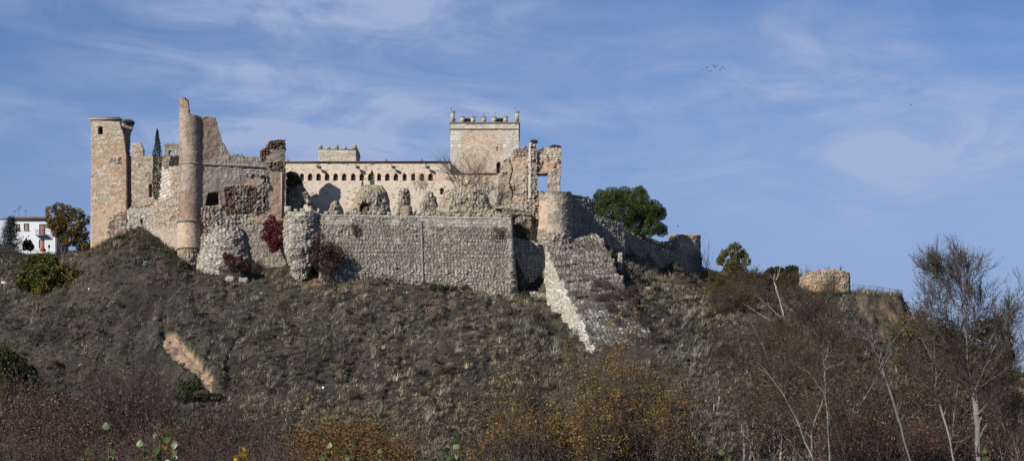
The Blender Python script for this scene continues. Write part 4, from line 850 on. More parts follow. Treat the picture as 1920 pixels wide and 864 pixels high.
for (a,d,c,e),q in zip(hs,hw):
    b = MB(); k = (A(.34,.22,.19),A(.32,.2,.18),A(.38,.27,.19))[q[4]]
    nn = 12
    for i in range(nn):
        zz0 = d+(e-d)*i/nn; b.box(a+.05,c-.05,HY+.18+(i%2)*.012,HY+.24,zz0,d+(e-d)*(i+1)/nn,k)
    f_ = b.obj('shutter', M_PLAIN, ho)
    b = MB(); b.box(a,a+.05,HY+.1,HY+.25,d,e,A(.2,.15,.12)); b.box(c-.05,c,HY+.1,HY+.25,d,e,A(.2,.15,.12)); b.box(a,c,HY+.098,HY+.252,e-.05,e,A(.2,.15,.12)); b.obj('frame', M_PLAIN, f_)
b = MB(); zb = ZW(441.5,HY); b.box(XW(69,HY),XW(90,HY),HY-1.,HY,zb-.12,zb,A(.3,.28,.26)); bl = b.obj('balcony', M_PLAIN, ho)
sg = []
for i in range(17):
    x = XW(69,HY)+(XW(90,HY)-XW(69,HY))*i/16; sg.append((np.array([x,HY-.96,zb]),np.array([x,HY-.96,zb+1.]),.02,.02))
for zz in (zb+.1,zb+1.): sg += [(np.array([XW(69,HY),HY-.96,zz]),np.array([XW(90,HY),HY-.96,zz]),.03,.03),(np.array([XW(69,HY),HY-.96,zz]),np.array([XW(69,HY),HY,zz]),.03,.03),(np.array([XW(90,HY),HY-.96,zz]),np.array([XW(90,HY),HY,zz]),.03,.03)]
V,Q = tubes(sg,4); mk('balcony_railing',V,Q,mat=M_IRON,parent=bl)
# tiled roof: rows of barrel tiles
b = MB(); nt = 60; xr0,xr1 = x0-.3,x1+.3
for i in range(nt):
    xa = xr0+(xr1-xr0)*i/nt; xb = xr0+(xr1-xr0)*(i+1)/nt; xm=(xa+xb)/2; c = A(.25,.15,.11)*random.uniform(.7,1.3)
    zA,zB = zt_+.02, zt_+1.15; ya,yb_ = HY-.45, HY+4.5
    b.add([[xa,ya,zA],[xm,ya,zA+.12],[xb,ya,zA],[xa,yb_,zB],[xm,yb_,zB+.12],[xb,yb_,zB]],[[0,1,4,3],[1,2,5,4]],c=c)
    b.add([[xa,HY+9.4,zA],[xm,HY+9.4,zA+.12],[xb,HY+9.4,zA],[xa,yb_,zB],[xm,yb_,zB+.12],[xb,yb_,zB]],[[3,4,1,0],[4,5,2,1]],c=c)
b.box(xr0,xr1,HY-.42,HY+9.3,zt_-.08,zt_+.018,A(.2,.12,.09)); b.obj('roof', M_TILE, ho)
def antenna(px, py0, py1, Y, label, arms):
    o = thing('roof_antenna', loc(px,py1,Y), label, 'antenna', None)
    sg=[(W(px,py1,Y),W(px,py0,Y),.035,.025)]
    V,Q=tubes(sg,5); mk('mast',V,Q,mat=M_IRON,parent=o); sg=[]
    for (dy,l0,l1) in arms:
        p=W(px,dy,Y); sg.append((p+np.array([l0,0,0]),p+np.array([l1,0,0]),.02,.02))
        for k in np.linspace(l0,l1,6): sg.append((p+np.array([k,-.25,0]),p+np.array([k,.25,0]),.012,.012)); sg.append((p+np.array([k,0,-.12]),p+np.array([k,0,.12]),.015,.015))
    V,Q=tubes(sg,4); mk('arm',V,Q,mat=M_IRON,parent=o)
for (a,d,c,e) in hs[:1]+hs[3:]:
    b = MB(); b.box(a-.1,c+.1,HY-.12,HY-.003,d-.1,d,A(.35,.33,.3)); b.obj('sill', M_PLAIN, ho)
V,Q = tubes([((x0-.3,HY-.5,zt_-.02),(x1+.3,HY-.5,zt_-.02),.07,.07),((x1-.2,HY-.12,zt_),(x1-.2,HY-.12,z0),.05,.05)],6); mk('gutter',V,Q,mat=M_IRON,parent=ho)
antenna(35.5,386,406,HY+3,'tallest television antenna on the white house roof',[(387,-.1,.8),(391,-.5,.3)])
antenna(27.5,395,406,HY+3,'short television antenna at the left end of the white house roof',[(396,-.4,.4)])
antenna(48,394,406,HY+3,'small T-shaped antenna at the middle of the white house roof',[(394.5,-.35,.35)])
# neighbouring white house, left edge
nb = thing('white_outbuilding', loc(5,478,HY+6), 'lower white building cut by the left edge behind the spiky tree', 'house')
b = MB(); b.box(XW(-60,HY+6),XW(16,HY+6),HY+6,HY+13,ZW(500,HY+6),ZW(411,HY+6)); b.obj('wall',M_WHITE,nb); b = MB(); b.box(XW(-61,HY+6),XW(17,HY+6),HY+5.8,HY+13.2,ZW(410.9,HY+6),ZW(409.8,HY+6),A(.5,.45,.4)); b.obj('roof',M_PLAIN,nb)
# retaining wall at far left, its shade put into dark stone colours
dw = wall('boundary_wall', line(-80, 314, 62, 322), [(-90,540),(-90,448),(0,458),(25,468),(50,476),(62,484),(62,530),(40,522),(0,520)], .5, courses(.7,.4,341,.05,(A(.10,.085,.07),A(.14,.12,.1)),A(.06,.05,.04),.08), M_STONE, cell=.25, base=loc(10,515,314), jit=.1)
tag(dw, 'boundary wall in shade-dark colours at the far left below the white house', 'wall')
# railing in front of house
rl = thing('street_railing', loc(90,482,324), 'dark metal railing in front of the white house', 'fence')
sg=[]; 
for k in range(26):
    p=W(58+k*2.2,468+k*.25,324); sg.append((p,p-np.array([0,0,1.2]),.02,.02))
sg+= [(W(58,468,324),W(113,474.3,324),.04,.04),(W(58,477,324),W(113,483,324),.03,.03)]
V,Q=tubes(sg,4); mk('bars',V,Q,mat=M_IRON,parent=rl)
for k in range(6):
    p=W(58+k*11,467.5+k*1.3,324); V,Q=tubes([(p,p-np.array([0,0,1.8]),.05,.05)],6); mk('post',V,Q,mat=M_IRON,parent=rl)
# street lamp
lp = thing('street_lamp', loc(92,482,325), 'small black lantern post in front of the white house', 'lamp')
p=W(92,466,325); V,Q=tubes([(p,p-np.array([0,0,2.2]),.04,.06)],8); mk('post',V,Q,mat=M_IRON,parent=lp)
b=MB(); b.add(*[x for x in tubes([(p,p+np.array([0,0,.55]),.12,.26),(p+np.array([0,0,.55]),p+np.array([0,0,.85]),.3,.03)],6)]); b.obj('lantern',M_IRON,lp)
# red awning shape
ca = thing('red_parasol', loc(80.5,476,325), 'small red canopy behind the railing of the white house', 'parasol')
p=W(80.5,462,325); V,Q=tubes([(p,p-np.array([0,0,1.6]),.03,.03)],6); mk('pole',V,Q,mat=M_IRON,parent=ca)
V,Q=tubes([(p-np.array([0,0,.6]),p,.62,.05),(p-np.array([0,0,.95]),p-np.array([0,0,.6]),.6,.62)],8); mk('canopy',V,Q,mat=mat('red_cloth',(.45,.03,.03),nmul=.1,bump=0),parent=ca)

# ================================================================== VEGETATION
def norm(v): return v/(np.linalg.norm(v)+1e-9)
def grow(rng, p, d, L, r, lev, maxlev, segs, tips, spread=.6, nch=4, trop=.15, wig=.18, shrink=.62, rmin=.012):
    n = max(3, int(6-lev)); q = p.copy(); dd = norm(d); rr = r; ch = []
    for k in range(n):
        dd = norm(dd+rng.normal(0, wig, 3)+np.array([0,0,trop]))
        q2 = q+dd*L/n; r2 = max(rmin*.6, r*(1-(k+1)/n*.65)); segs.append((q,q2,rr,r2,lev))
        if lev < maxlev and k >= 1:
            for _ in range(max(1,int(round(nch/(n-1)*1.3)))): ch.append((q+(q2-q)*rng.uniform(0,1), dd, r2))
        q, rr = q2, r2
    tips.append((q,dd))
    for (cp,cd,cr) in ch:
        nd = norm(cd+rng.normal(0,spread,3)); grow(rng,cp,nd,L*shrink*rng.uniform(.7,1.2),max(rmin,cr*.6),lev+1,maxlev,segs,tips,spread,nch,trop,wig,shrink,rmin)
    if lev < maxlev: grow(rng,q,norm(dd+rng.normal(0,spread*.4,3)),L*shrink,max(rmin,rr),lev+1,maxlev,segs,tips,spread,nch,trop,wig,shrink,rmin)
def split_tree(o, segs, rthin, bark, twig, leafP=None, leafsize=.2, leafcols=None, rng=None, off=np.zeros(3), lmat=None, aspect=.6):
    thick = [s for s in segs if s[4] == 0]; thin = [s for s in segs if s[4] > 0]; nroot = sum(1 for s in thick if not any(np.allclose(s[0], q[1]) for q in thick))
    if thick:
        V,Q = tubes(thick,6); mk('stems' if nroot > 1 else 'trunk',V+off,Q,mat=M_BARK,parent=o,col=np.repeat(np.array([np.array(bark)*rng.uniform(.8,1.2) for _ in thick]),12,0))
    b = MB()
    if thin:
        V,Q = tubes(thin,3); b.add(V+off,Q,c=np.repeat((np.array(twig)[None]*np.array([[1.0 if q[4]>1 else 0.25] for q in thin])+np.array(bark)[None]*np.array([[0. if q[4]>1 else .85] for q in thin]))*rng.uniform(.4,1.9,(len(thin),1)),6,0))
    if leafP is not None and len(leafP):
        V,Q = leaves(np.array(leafP),np.array(leafsize)*rng.uniform(.6,1.3,len(leafP)),rng,aspect); lc = np.array(leafcols)
        cc = lc[rng.integers(0,len(lc),len(leafP))]*rng.uniform(.5,1.6,(len(leafP),1)); b.add(V+off,Q,c=np.repeat(cc,4,0))
    if b.n: b.obj('crown', M_LEAF, o)
def crown_pts(rng, lobes, n, thr=.42, ns=.9, shell=.35):
    P=[]; w=np.array([l[3]**2 for l in lobes]); w/=w.sum()
    while len(P)<n:
        k=rng.choice(len(lobes),p=w); x,y,z,r=lobes[k]; d=norm(rng.normal(size=3)); rad=r*(1-shell*rng.uniform(0,1)**1.6)
        sq = 1.0 if len(lobes[k])<5 else 1.
        q=np.array([x,y,z])+d*rad*(.8+.4*vn(d[0]*3+x,d[2]*3+z*.7,k))
        P.append(q)
    P=np.array(P); m=fbm(P[:,0]/ns+P[:,1]*.5,P[:,2]/ns+P[:,1]*.3,77,3)>thr
    return P[m]
def bushcrown(o, rng, lobes, n, size, cols_, thr=.4, ns=1., name='crown', aspect=.65, shell=.5):
    P=crown_pts(rng,lobes,n,thr,ns,shell); V,Q=leaves(P,size*rng.uniform(.6,1.4,len(P)),rng,aspect)
    cn=fbm(P[:,0]/1.1,P[:,2]/1.1,5,3); cc=pick(np.clip((cn-.25)*2+rng.normal(0,.18,len(P)),0,1),cols_)*rng.uniform(.6,1.5,(len(P),1))
    return mk(name,V,Q,mat=M_LEAF,parent=o,col=np.repeat(cc,4,0))
def stems(o, rng, base, targets, r, c=(.10,.08,.06)):
    sg=[]
    for t in targets:
        p=np.array(base,float)+(rng.normal(0,.1,3)*np.array([1,1,0]) if len(targets)>5 else 0); t=np.array(t); n=5; prev=p
        for k in range(1,n+1):
            q=p+(t-p)*k/n+rng.normal(0,.12,3)*np.linalg.norm(t-p)*.12; sg.append((prev,q,r*(1-(k-1)/n*.8),r*(1-k/n*.8))); prev=q
    V,Q=tubes(sg,6); mk('stems' if len(targets)>5 else 'trunk',V,Q,mat=M_BARK,parent=o,col=np.tile(np.array(c,float),(len(V),1)))
def px_lobes(lst, Y): return [(XW(a,Y)+0.,Y+dy,ZW(b_,Y),r*Y/S) for (a,b_,r,dy) in lst]

# cypresses
def cypress(px,pyt,pyb,wpx,Y,label,seed):
    rng=np.random.default_rng(seed); zb=ZW(pyb,Y); zt=ZW(pyt,Y); x=XW(px,Y); H=zt-zb; R=wpx*Y/S/2
    o=thing('cypress_tree',(x,Y,zb),label,'tree'); V,Q=tubes([((x,Y,zb-.6),(x,Y,zb+H*.9),max(.05,R*.16),.02)],6); mk('trunk',V,Q,mat=M_BARK,parent=o,col=np.tile(A(.09,.07,.05),(len(V),1)))
    n=int(2600*min(1,H/10)+500); t=rng.uniform(.02,1,n)**.9; pr=np.minimum(1,(1-t)*2.6)**.75*np.minimum(1,.55+t*3)
    a=rng.uniform(0,2*math.pi,n); rr=R*pr*(1-.5*rng.uniform(0,1,n)**2)*(.82+.36*vn(a*1.5,t*H*.9,3))
    P=np.stack([x+rr*np.cos(a)+(t-.5)*.04*H*0,Y+rr*np.sin(a),zb+t*H],1); V,Q=leaves(P,R*.42*rng.uniform(.6,1.3,n),rng,.35,up=2.5)
    cc=A(.022,.040,.016)*rng.uniform(.5,1.9,(n,1)); mk('crown',V,Q,mat=M_LEAF,parent=o,col=np.repeat(cc,4,0))
cypress(295,242,378,17,307.6,'tall slim dark cypress in front of the pale wall beside the left tower',1)
cypress(697.5,319.5,349,9,310,'short cypress growing on top of the domed rubble vault',2)
cypress(679.5,339,352,5,310,'tiny cypress sapling left of the short cypress on the domed vault',3)
cypress(321,292,318,6.5,322,'little cypress seen in front of the far twin-arched wall',4)

# pine on the hill behind wall
rng=np.random.default_rng(11); PY_=338.
o=thing('pine_tree',loc(1190,455,PY_),'large rounded dark green pine behind the descending outer wall','tree')
lob=px_lobes([(1128,375,20,0),(1118,395,16,1),(1150,372,20,-1),(1170,368,20,1),(1140,400,22,0),(1172,395,26,-2),(1197,372,20,0),(1200,358,10,0),(1205,400,26,-1),(1222,395,20,0),(1190,425,26,0),(1220,425,22,-1),(1238,400,13,0),(1240,432,13,0),(1150,425,20,0),(1125,415,16,0)],PY_)
bushcrown(o,rng,lob,115000,.25,[A(.018,.032,.010),A(.045,.068,.018),A(.11,.14,.035),A(.07,.095,.025)],.31,1.0,shell=.6,aspect=.4)
stems(o,rng,loc(1188,475,PY_),[loc(1140,395,PY_),loc(1175,385,PY_),loc(1210,395,PY_),loc(1228,410,PY_)],.35)
# small pine group right
for i,(cx,cy,w,label) in enumerate([(1452,515,24,'left and lighter of two low pines on the ridge left of the hilltop bastion'),(1482,512,20,'right and darker of two low pines on the ridge left of the hilltop bastion')]):
    rng=np.random.default_rng(20+i); Yp=350.; o=thing('pine_tree',loc(cx,540,Yp),label,'tree')
    lob=px_lobes([(cx-w*.4,cy,w*.45,0),(cx+w*.3,cy-4,w*.5,0),(cx,cy+6,w*.5,0),(cx-w*.1,cy-6,w*.4,1)],Yp)
    bushcrown(o,rng,lob,7000,.36,[A(.018,.035,.012),A(.04,.065,.02),A(.06,.08,.025)],.36,1.)
    stems(o,rng,loc(cx,545,Yp),[loc(cx-5,515,Yp),loc(cx+6,512,Yp)],.15)
# mixed tree (olive / autumn) right of far turret
rng=np.random.default_rng(31); Yp=344.; o=thing('ash_tree',loc(1380,545,Yp),'tall olive and rust leaved tree standing on the ridge right of the far turret','tree')
lob=px_lobes([(1362,478,13,0),(1378,466,13,0),(1392,478,12,1),(1372,495,18,0),(1352,488,10,0),(1400,490,9,0),(1385,505,15,0),(1365,515,14,0)],Yp)
bushcrown(o,rng,lob,13000,.34,[A(.05,.06,.025),A(.11,.12,.045),A(.19,.16,.055),A(.16,.10,.04)],.36,.8,shell=.8)
stems(o,rng,loc(1382,555,Yp),[loc(1362,480,Yp),loc(1378,468,Yp),loc(1395,482,Yp),loc(1372,500,Yp)],.16)
# autumn tree by the house
rng=np.random.default_rng(41); Yp=322.; o=thing('autumn_tree',loc(122,486,Yp),'round orange and green autumn tree between the white house and the left tower','tree')
lob=px_lobes([(98,400,15,0),(110,392,13,0),(125,402,17,0),(145,402,14,0),(158,412,11,0),(112,420,18,0),(138,425,20,0),(157,435,11,0),(105,435,11,0),(150,452,16,1),(128,448,15,0),(160,462,10,0),(97,418,12,0)],Yp)
bushcrown(o,rng,lob,12000,.36,[A(.05,.07,.02),A(.11,.105,.03),A(.20,.125,.035),A(.23,.12,.04)],.42,1.)
stems(o,rng,loc(118,490,Yp),[loc(100,410,Yp),loc(115,400,Yp),loc(128,410,Yp)],.18); 
o2=thing('young_tree',loc(52,488,326),'small green round tree in front of the white house facade','tree'); rng=np.random.default_rng(42)
bushcrown(o2,rng,px_lobes([(52,455,8,0),(50,445,6,0),(56,462,8,0),(47,462,7,0)],326),1600,.34,[A(.03,.05,.015),A(.06,.09,.02),A(.1,.12,.03)],.4,1.); stems(o2,rng,loc(52,486,326),[loc(52,450,326)],.1)
# spiky araucaria left edge
rng=np.random.default_rng(43); Yp=323.; o=thing('spiky_fir',loc(20,488,Yp),'dark spiky open-branched fir in front of the white house at the left edge','tree')
sg=[(W(20,488,Yp),W(20,408,Yp),.16,.03)]; V,Q=tubes(sg,6); mk('trunk',V,Q,mat=M_BARK,parent=o,col=np.tile(A(.06,.05,.045),(len(V),1)))
bs_=[]; lp_=[]
for lv in range(9):
    zpy=412+lv*8; L=(3+lv*2.6)*Yp/S*rng.uniform(.9,1.5)
    for k in range(7):
        a=k*2*math.pi/7+lv*.6+rng.normal(0,.3); p=W(20,zpy,Yp); e=p+np.array([math.cos(a)*L,math.sin(a)*L,L*.35]); bs_.append((p,e,.035,.015))
        for t in np.linspace(.1,1,14):
            for _ in range(7): lp_.append(p+(e-p)*t*rng.uniform(.8,1.15)+rng.normal(0,.28,3))
V,Q=tubes(bs_,4); b=MB(); b.add(V,Q,c=A(.05,.05,.045)); V,Q=leaves(np.array(lp_),.42,rng,.25); b.add(V,Q,c=np.repeat(A(.03,.04,.035)*rng.uniform(.6,2,(len(lp_),1)),4,0)); b.obj('crown',M_LEAF,o)

# leafy bushes placed where the photo shows them
def bush(name,label,base,lobes,Y,n,size,cols_,seed,thr=.4,ns=.9,cat='bush',twigs=14,group=None,tc=(.10,.08,.065)):
    rng=np.random.default_rng(seed); bl=W(base[0],base[1],Y); bl[2]=min(bl[2],gz(bl[0],bl[1])) if base[2] else bl[2]
    o=thing(name,tuple(bl),label,cat,group); lob=px_lobes(lobes,Y); bushcrown(o,rng,lob,n,size,cols_,thr,ns)
    tg=[crown_pts(rng,lob,1,-1)[0] for _ in range(twigs)]; stems(o,rng,bl-np.array([0,0,.2]),tg,.05,tc); return o
GREENS=[A(.025,.033,.012),A(.06,.07,.02),A(.11,.12,.03),A(.19,.16,.035)]
bush('broom_bush','large yellow-green bush below the white house on the left slope',(95,560,1),[(70,500,24,0),(55,520,24,0),(92,492,18,0),(95,515,28,-1),(120,520,26,0),(140,535,24,0),(90,540,26,-1),(120,550,22,-1),(150,520,15,0),(55,495,14,0),(150,550,14,-1),(45,530,16,0)],300.5,34000,.36,[A(.035,.045,.015),A(.075,.085,.022),A(.14,.14,.035),A(.23,.185,.04)],51,.34,1.3)
RED=[A(.045,.008,.012),A(.11,.015,.022),A(.19,.028,.032),A(.13,.03,.025)]
bush('crimson_bush','bright crimson bush growing out of the foundation wall left of the round bastion',(515,470,0),[(508,425,15,0),(525,430,16,0),(500,440,13,0),(530,445,14,0),(515,448,18,0),(512,462,12,0),(528,460,9,0),(510,412,9,0)],300.3,10000,.26,RED,52,.36,.7)
bush('crimson_bush','low dull crimson bush at the foot of the bulging rubble buttress',(443,515,1),[(432,488,12,0),(448,492,13,0),(462,500,10,0),(440,502,11,0),(425,480,8,0)],297.3,4500,.24,[A(.05,.02,.02),A(.10,.025,.028),A(.09,.055,.045)],53,.36,.7)
DRR=[A(.03,.015,.015),A(.075,.028,.03),A(.10,.055,.05),A(.15,.09,.05)]
bush('dark_red_bush','tall thin dark-red bush against the curtain wall right of the round bastion',(610,518,1),[(598,450,14,0),(612,462,18,0),(628,470,15,0),(605,482,20,0),(630,490,14,0),(615,500,16,0),(593,492,12,0),(585,462,9,0),(640,482,8,0)],295.2,8500,.26,DRR,54,.43,.7,twigs=34,tc=(.09,.07,.06))
bush('dark_red_bush','small dark-red plant rooted high in the curtain wall right of the bastion',(666,440,0),[(662,424,6,0),(670,430,6,0),(665,436,4,0)],297.6,350,.2,DRR,55,.4,.6,twigs=8)
CAC=[A(.05,.065,.05),A(.12,.15,.12),A(.26,.30,.25),A(.38,.42,.36)]
bush('prickly_pear','pale grey-green prickly pear clump on the mound below the left tower',(273,524,1),[(262,500,9,0),(275,498,9,0),(287,502,9,0),(268,510,10,0),(282,512,10,0),(258,508,7,0),(272,518,7,0)],296.6,1700,.4,CAC,56,.3,.5,cat='cactus',twigs=4)
GD=[A(.010,.014,.006),A(.022,.028,.009),A(.05,.055,.014),A(.09,.08,.02)]
bush('evergreen_bush','dark evergreen bush at the lower left edge above the rusty thicket',(20,760,1),[(8,670,22,0),(28,690,26,0),(50,700,22,0),(15,715,30,0),(60,725,24,0),(30,750,26,0),(80,745,20,0)],238,16000,.34,GD,57,.38,1.4)
bush('evergreen_bush','smaller dark evergreen bush right of the lower left evergreen',(110,770,1),[(95,735,18,0),(115,745,17,0),(130,760,15,0),(100,758,20,0)],236,6000,.34,GD,58,.4,1.4)
bush('green_bush','round green bush beside the lower end of the sandy erosion scar',(365,745,1),[(345,728,16,0),(365,722,17,0),(380,738,14,0),(350,742,16,0),(330,738,10,0)],250,4500,.28,[A(.03,.038,.016),A(.06,.075,.025),A(.10,.11,.04)],59,.42,1.)
bush('green_bush','dark green bush on the slope at the foot of the left tower',(228,455,1),[(222,448,7,0),(232,446,6,0),(212,455,6,0),(225,455,6,0)],304.8,900,.28,[A(.025,.032,.012),A(.05,.06,.02),A(.08,.08,.03)],60,.38,.9)
for k,(px,py,r) in enumerate([(812,540,7),(834,540,8),(855,543,10),(872,540,7)]):
    h=hit(px,py+5,280,299)
    bush('green_bush',['small green bush, leftmost of four below the curtain wall','green bush, second from left of four below the curtain wall','widest green bush of four below the curtain wall','green bush, rightmost of four below the curtain wall'][k],(px,py+6,1),[(px-r*.4,py,r*.7,0),(px+r*.4,py-2,r*.7,0),(px,py+3,r*.8,0)],h[1],900,.26,[A(.03,.036,.015),A(.055,.065,.022),A(.09,.09,.03)],61+k,.38,.8)
bush('ivy_patch','bushy green growth on the shadowed ruin wall top right of the palace wall',(550,345,0),[(545,328,7,0),(555,334,7,0),(543,342,7,0),(562,342,5,0),(550,346,7,0)],311.6,1300,.25,[A(.04,.045,.02),A(.08,.085,.035),A(.13,.12,.06)],66,.35,.7,cat='plant')
bush('creeper_plant','dark climbing plant at the upper right end of the curtain wall',(938,440,0),[(930,430,7,0),(942,432,7,0),(935,442,6,0),(925,445,5,0)],300.2,420,.2,[A(.06,.05,.04),A(.1,.085,.06)],67,.45,.6,cat='plant',twigs=26)
bush('far_evergreen','dark evergreen tree beyond the tall bare tree at the right edge',(1868,700,0),[(1840,620,20,0),(1862,612,20,0),(1880,640,20,0),(1850,650,28,0),(1885,670,18,0),(1865,685,28,0),(1835,665,25,0),(1810,640,20,0),(1800,670,24,0)],345,9000,.5,GD,68,.37,1.5,cat='tree',twigs=5)

# bare shrubs & trees
def bare(name,label,px,py,Y,H,spread,nst,seed,bark,twig,levels=2,leafn=0,leafcols=None,leafsize=.15,cat='shrub',group=None,ground_snap=True,r=.06,lean=(0,0),fan=.5,rthin=.03,nch=4,z=None,rmin=.012,trop=.1):
    rng=np.random.default_rng(seed); x=XW(px,Y); z0=(gz(x,Y) if ground_snap else ZW(py,Y)) if z is None else z
    o=thing(name,(x,Y,z0),label,cat,group); segs=[]; tips=[]
    for k in range(nst):
        d=norm(np.array([rng.normal(0,fan)+lean[0],rng.normal(0,fan)*.8+lean[1],1.])); L=H*rng.uniform(.45,.62)
        grow(rng,np.array([x+rng.normal(0,spread),Y+rng.normal(0,spread),z0-.2]),d,L,r*rng.uniform(.6,1.1),0,levels,segs,tips,.45,nch,trop,.12,.6,rmin)
    lp_=None
    if leafn:
        sub=rng.permutation(len(tips))[:max(3,int(len(tips)*(.22 if cat=='tree' else .6)))]; ids=sub[rng.integers(0,len(sub),leafn)]; lp_=np.array([tips[i][0] for i in ids])+rng.normal(0,.34,(leafn,3))
    split_tree(o,segs,rthin,bark,twig,lp_,leafsize,leafcols,rng); return o
# big fan shrub on the mound
bare('bare_shrub','large fan-shaped leafless shrub on top of the wide rubble mound',866,352,309.5,8.2,1.3,22,71,(.17,.135,.115),(.20,.155,.13),2,ground_snap=False,r=.075,fan=.75,rthin=.05,nch=4,rmin=.022,trop=.02)
bare('bare_shrub','leafless shrub right of the fan-shaped one, at the foot of the keep',905,372,311.2,6.5,.9,12,72,(.17,.135,.115),(.2,.155,.13),2,ground_snap=False,r=.06,fan=.6,rthin=.05,rmin=.02,trop=.02)
bare('bare_shrub','thin leafless shrub between the rubble pillar and the leaning lump',800,362,311.2,4.5,.8,9,73,(.18,.14,.12),(.2,.16,.14),2,ground_snap=False,r=.04,fan=.6,rthin=.05,rmin=.016)

# prototype thickets, copied
def proto_set(n,fn): return [fn(k) for k in range(n)]
PARK=(0,-5000,0)
def mk_proto(name,seed,H,nst,bark,twig,levels,leafn,leafcols,leafsize,fan,r=.05,cat='shrub',rmin=.014,nch=4,spread=1.2,trop=.1,base_h=0.):
    rng=np.random.default_rng(seed); o=thing(name,(0,0,0),'x',cat); segs=[]; tips=[]
    for k in range(nst):
        d=norm(np.array([rng.normal(0,fan),rng.normal(0,fan),1.])); grow(rng,np.array([rng.normal(0,spread),rng.normal(0,spread),-.3]),d,H*rng.uniform(.42,.6),r*rng.uniform(.6,1.1),0,levels,segs,tips,.4,nch,trop,.1,.6,rmin)
    lp_=None
    if leafn:
        ids=rng.integers(0,len(tips),leafn); lp_=np.array([tips[i][0] for i in ids])+rng.normal(0,.3,(leafn,3))
    split_tree(o,segs,.035,bark,twig,lp_,leafsize,leafcols,rng); return o
RUST=[A(.13,.065,.04),A(.085,.045,.033),A(.18,.10,.06),A(.06,.04,.033),A(.22,.12,.06)]
PURP=[A(.12,.075,.065),A(.07,.05,.045),A(.15,.10,.085)]
ORNG=[A(.18,.10,.04),A(.27,.14,.045),A(.13,.075,.035),A(.10,.07,.035),A(.22,.13,.04)]
YEL=[A(.28,.17,.035),A(.33,.185,.035),A(.18,.12,.035),A(.12,.095,.035),A(.16,.09,.035)]
GRY=[A(.10,.08,.06),A(.06,.05,.04),A(.14,.11,.07)]
P_rust=proto_set(4,lambda k:mk_proto('willow_shrub',301+k,9,15,(.26,.23,.21),(.105,.07,.056),2,1300,RUST,.22,.20,rmin=.020,r=.075))
P_purp=proto_set(3,lambda k:mk_proto('willow_shrub',311+k,8,15,(.23,.2,.185),(.105,.08,.07),2,900,PURP,.2,.24,rmin=.020,r=.07))
P_orng=proto_set(3,lambda k:mk_proto('orange_shrub',321+k,8,15,(.20,.15,.11),(.12,.08,.045),2,2600,ORNG,.24,.18,rmin=.018,r=.06))
P_brush=proto_set(5,lambda k:mk_proto('bare_brush',331+k,5,17,(.15,.125,.105),(.085,.068,.056),2,900,GRY,.24,.38,rmin=.022,spread=.9))
P_olive=proto_set(3,lambda k:mk_proto('thorn_bush',341+k,5,12,(.09,.075,.055),(.085,.07,.05),2,2400,[A(.075,.06,.03),A(.13,.095,.035),A(.045,.042,.022),A(.10,.065,.03),A(.17,.12,.04)],.27,.34,spread=.9,rmin=.02))
used_p=set()
def place(protos,px,Y,top_py,label,group,H0,seed,z=None,zmin=-5.):
    rr=random.Random(seed); p=protos[rr.randrange(len(protos))]; x=XW(px,Y); z=gz(x,Y) if z is None else z
    s=(ZW(top_py,Y)-z)/H0; s=max(.25,min(2.2,s)); rz=rr.uniform(0,6.28)
    if id(p) not in used_p:
        used_p.add(id(p)); p.location=(x,Y,z); p.rotation_euler=(0,0,rz); p.scale=(s,s,s); p['label']=label; p['group']=group; return p
    return dup(p,(x,Y,z),rz,s,label,group)
rs_=random.Random(5)
def top_left(px):
    return np.interp(px,[0,60,140,200,260,330,400,480,560,640,760],[722,725,748,765,770,775,765,770,775,790,810])
k=0
for row,(Y,dt) in enumerate([(218,0),(206,18),(194,40),(184,62),(176,84)]):
    px=-25+row*7
    while px<(495 if row<3 else 560):
        place(P_rust if (px<190 or rs_.random()<.45) else P_purp,px+rs_.uniform(-6,6),Y+rs_.uniform(-4,4),top_left(px)+dt+rs_.uniform(-22,30),
              'rust-brown leafless willow in the dense thicket at the hill foot, lower left','willow thicket lower left',8.6,k); k+=1
        px+=rs_.uniform(26,34)
for i,(px,Y,t) in enumerate([(600,214,768),(580,204,785),(630,206,790),(680,214,765),(665,205,785),(715,208,790),(700,198,812),(745,205,818),(610,195,815),(640,190,830),(735,194,840),(575,190,835)]):
    place(P_orng,px,Y,t,'orange-leaved shrub in the clump left of centre at the bottom of the slope','orange shrubs lower centre',7.8,900+i)
for i in range(34):
    px=rs_.uniform(1560,1940); Y=rs_.uniform(182,222)
    place(P_rust,px,Y,rs_.uniform(768,840)-(8 if px>1840 else 0),'rust-brown leafless willow in the thicket below the tall bare trees at the lower right','willow thicket lower right',8.6,1000+i)
for i in range(26):
    px=rs_.uniform(930,1260); Y=rs_.uniform(186,214)
    place(P_purp if i%3 else P_rust,px,Y,rs_.uniform(795,860),'low purplish leafless willow between the yellow-leaved trees at the bottom centre','low willows bottom centre',7.8,1100+i)
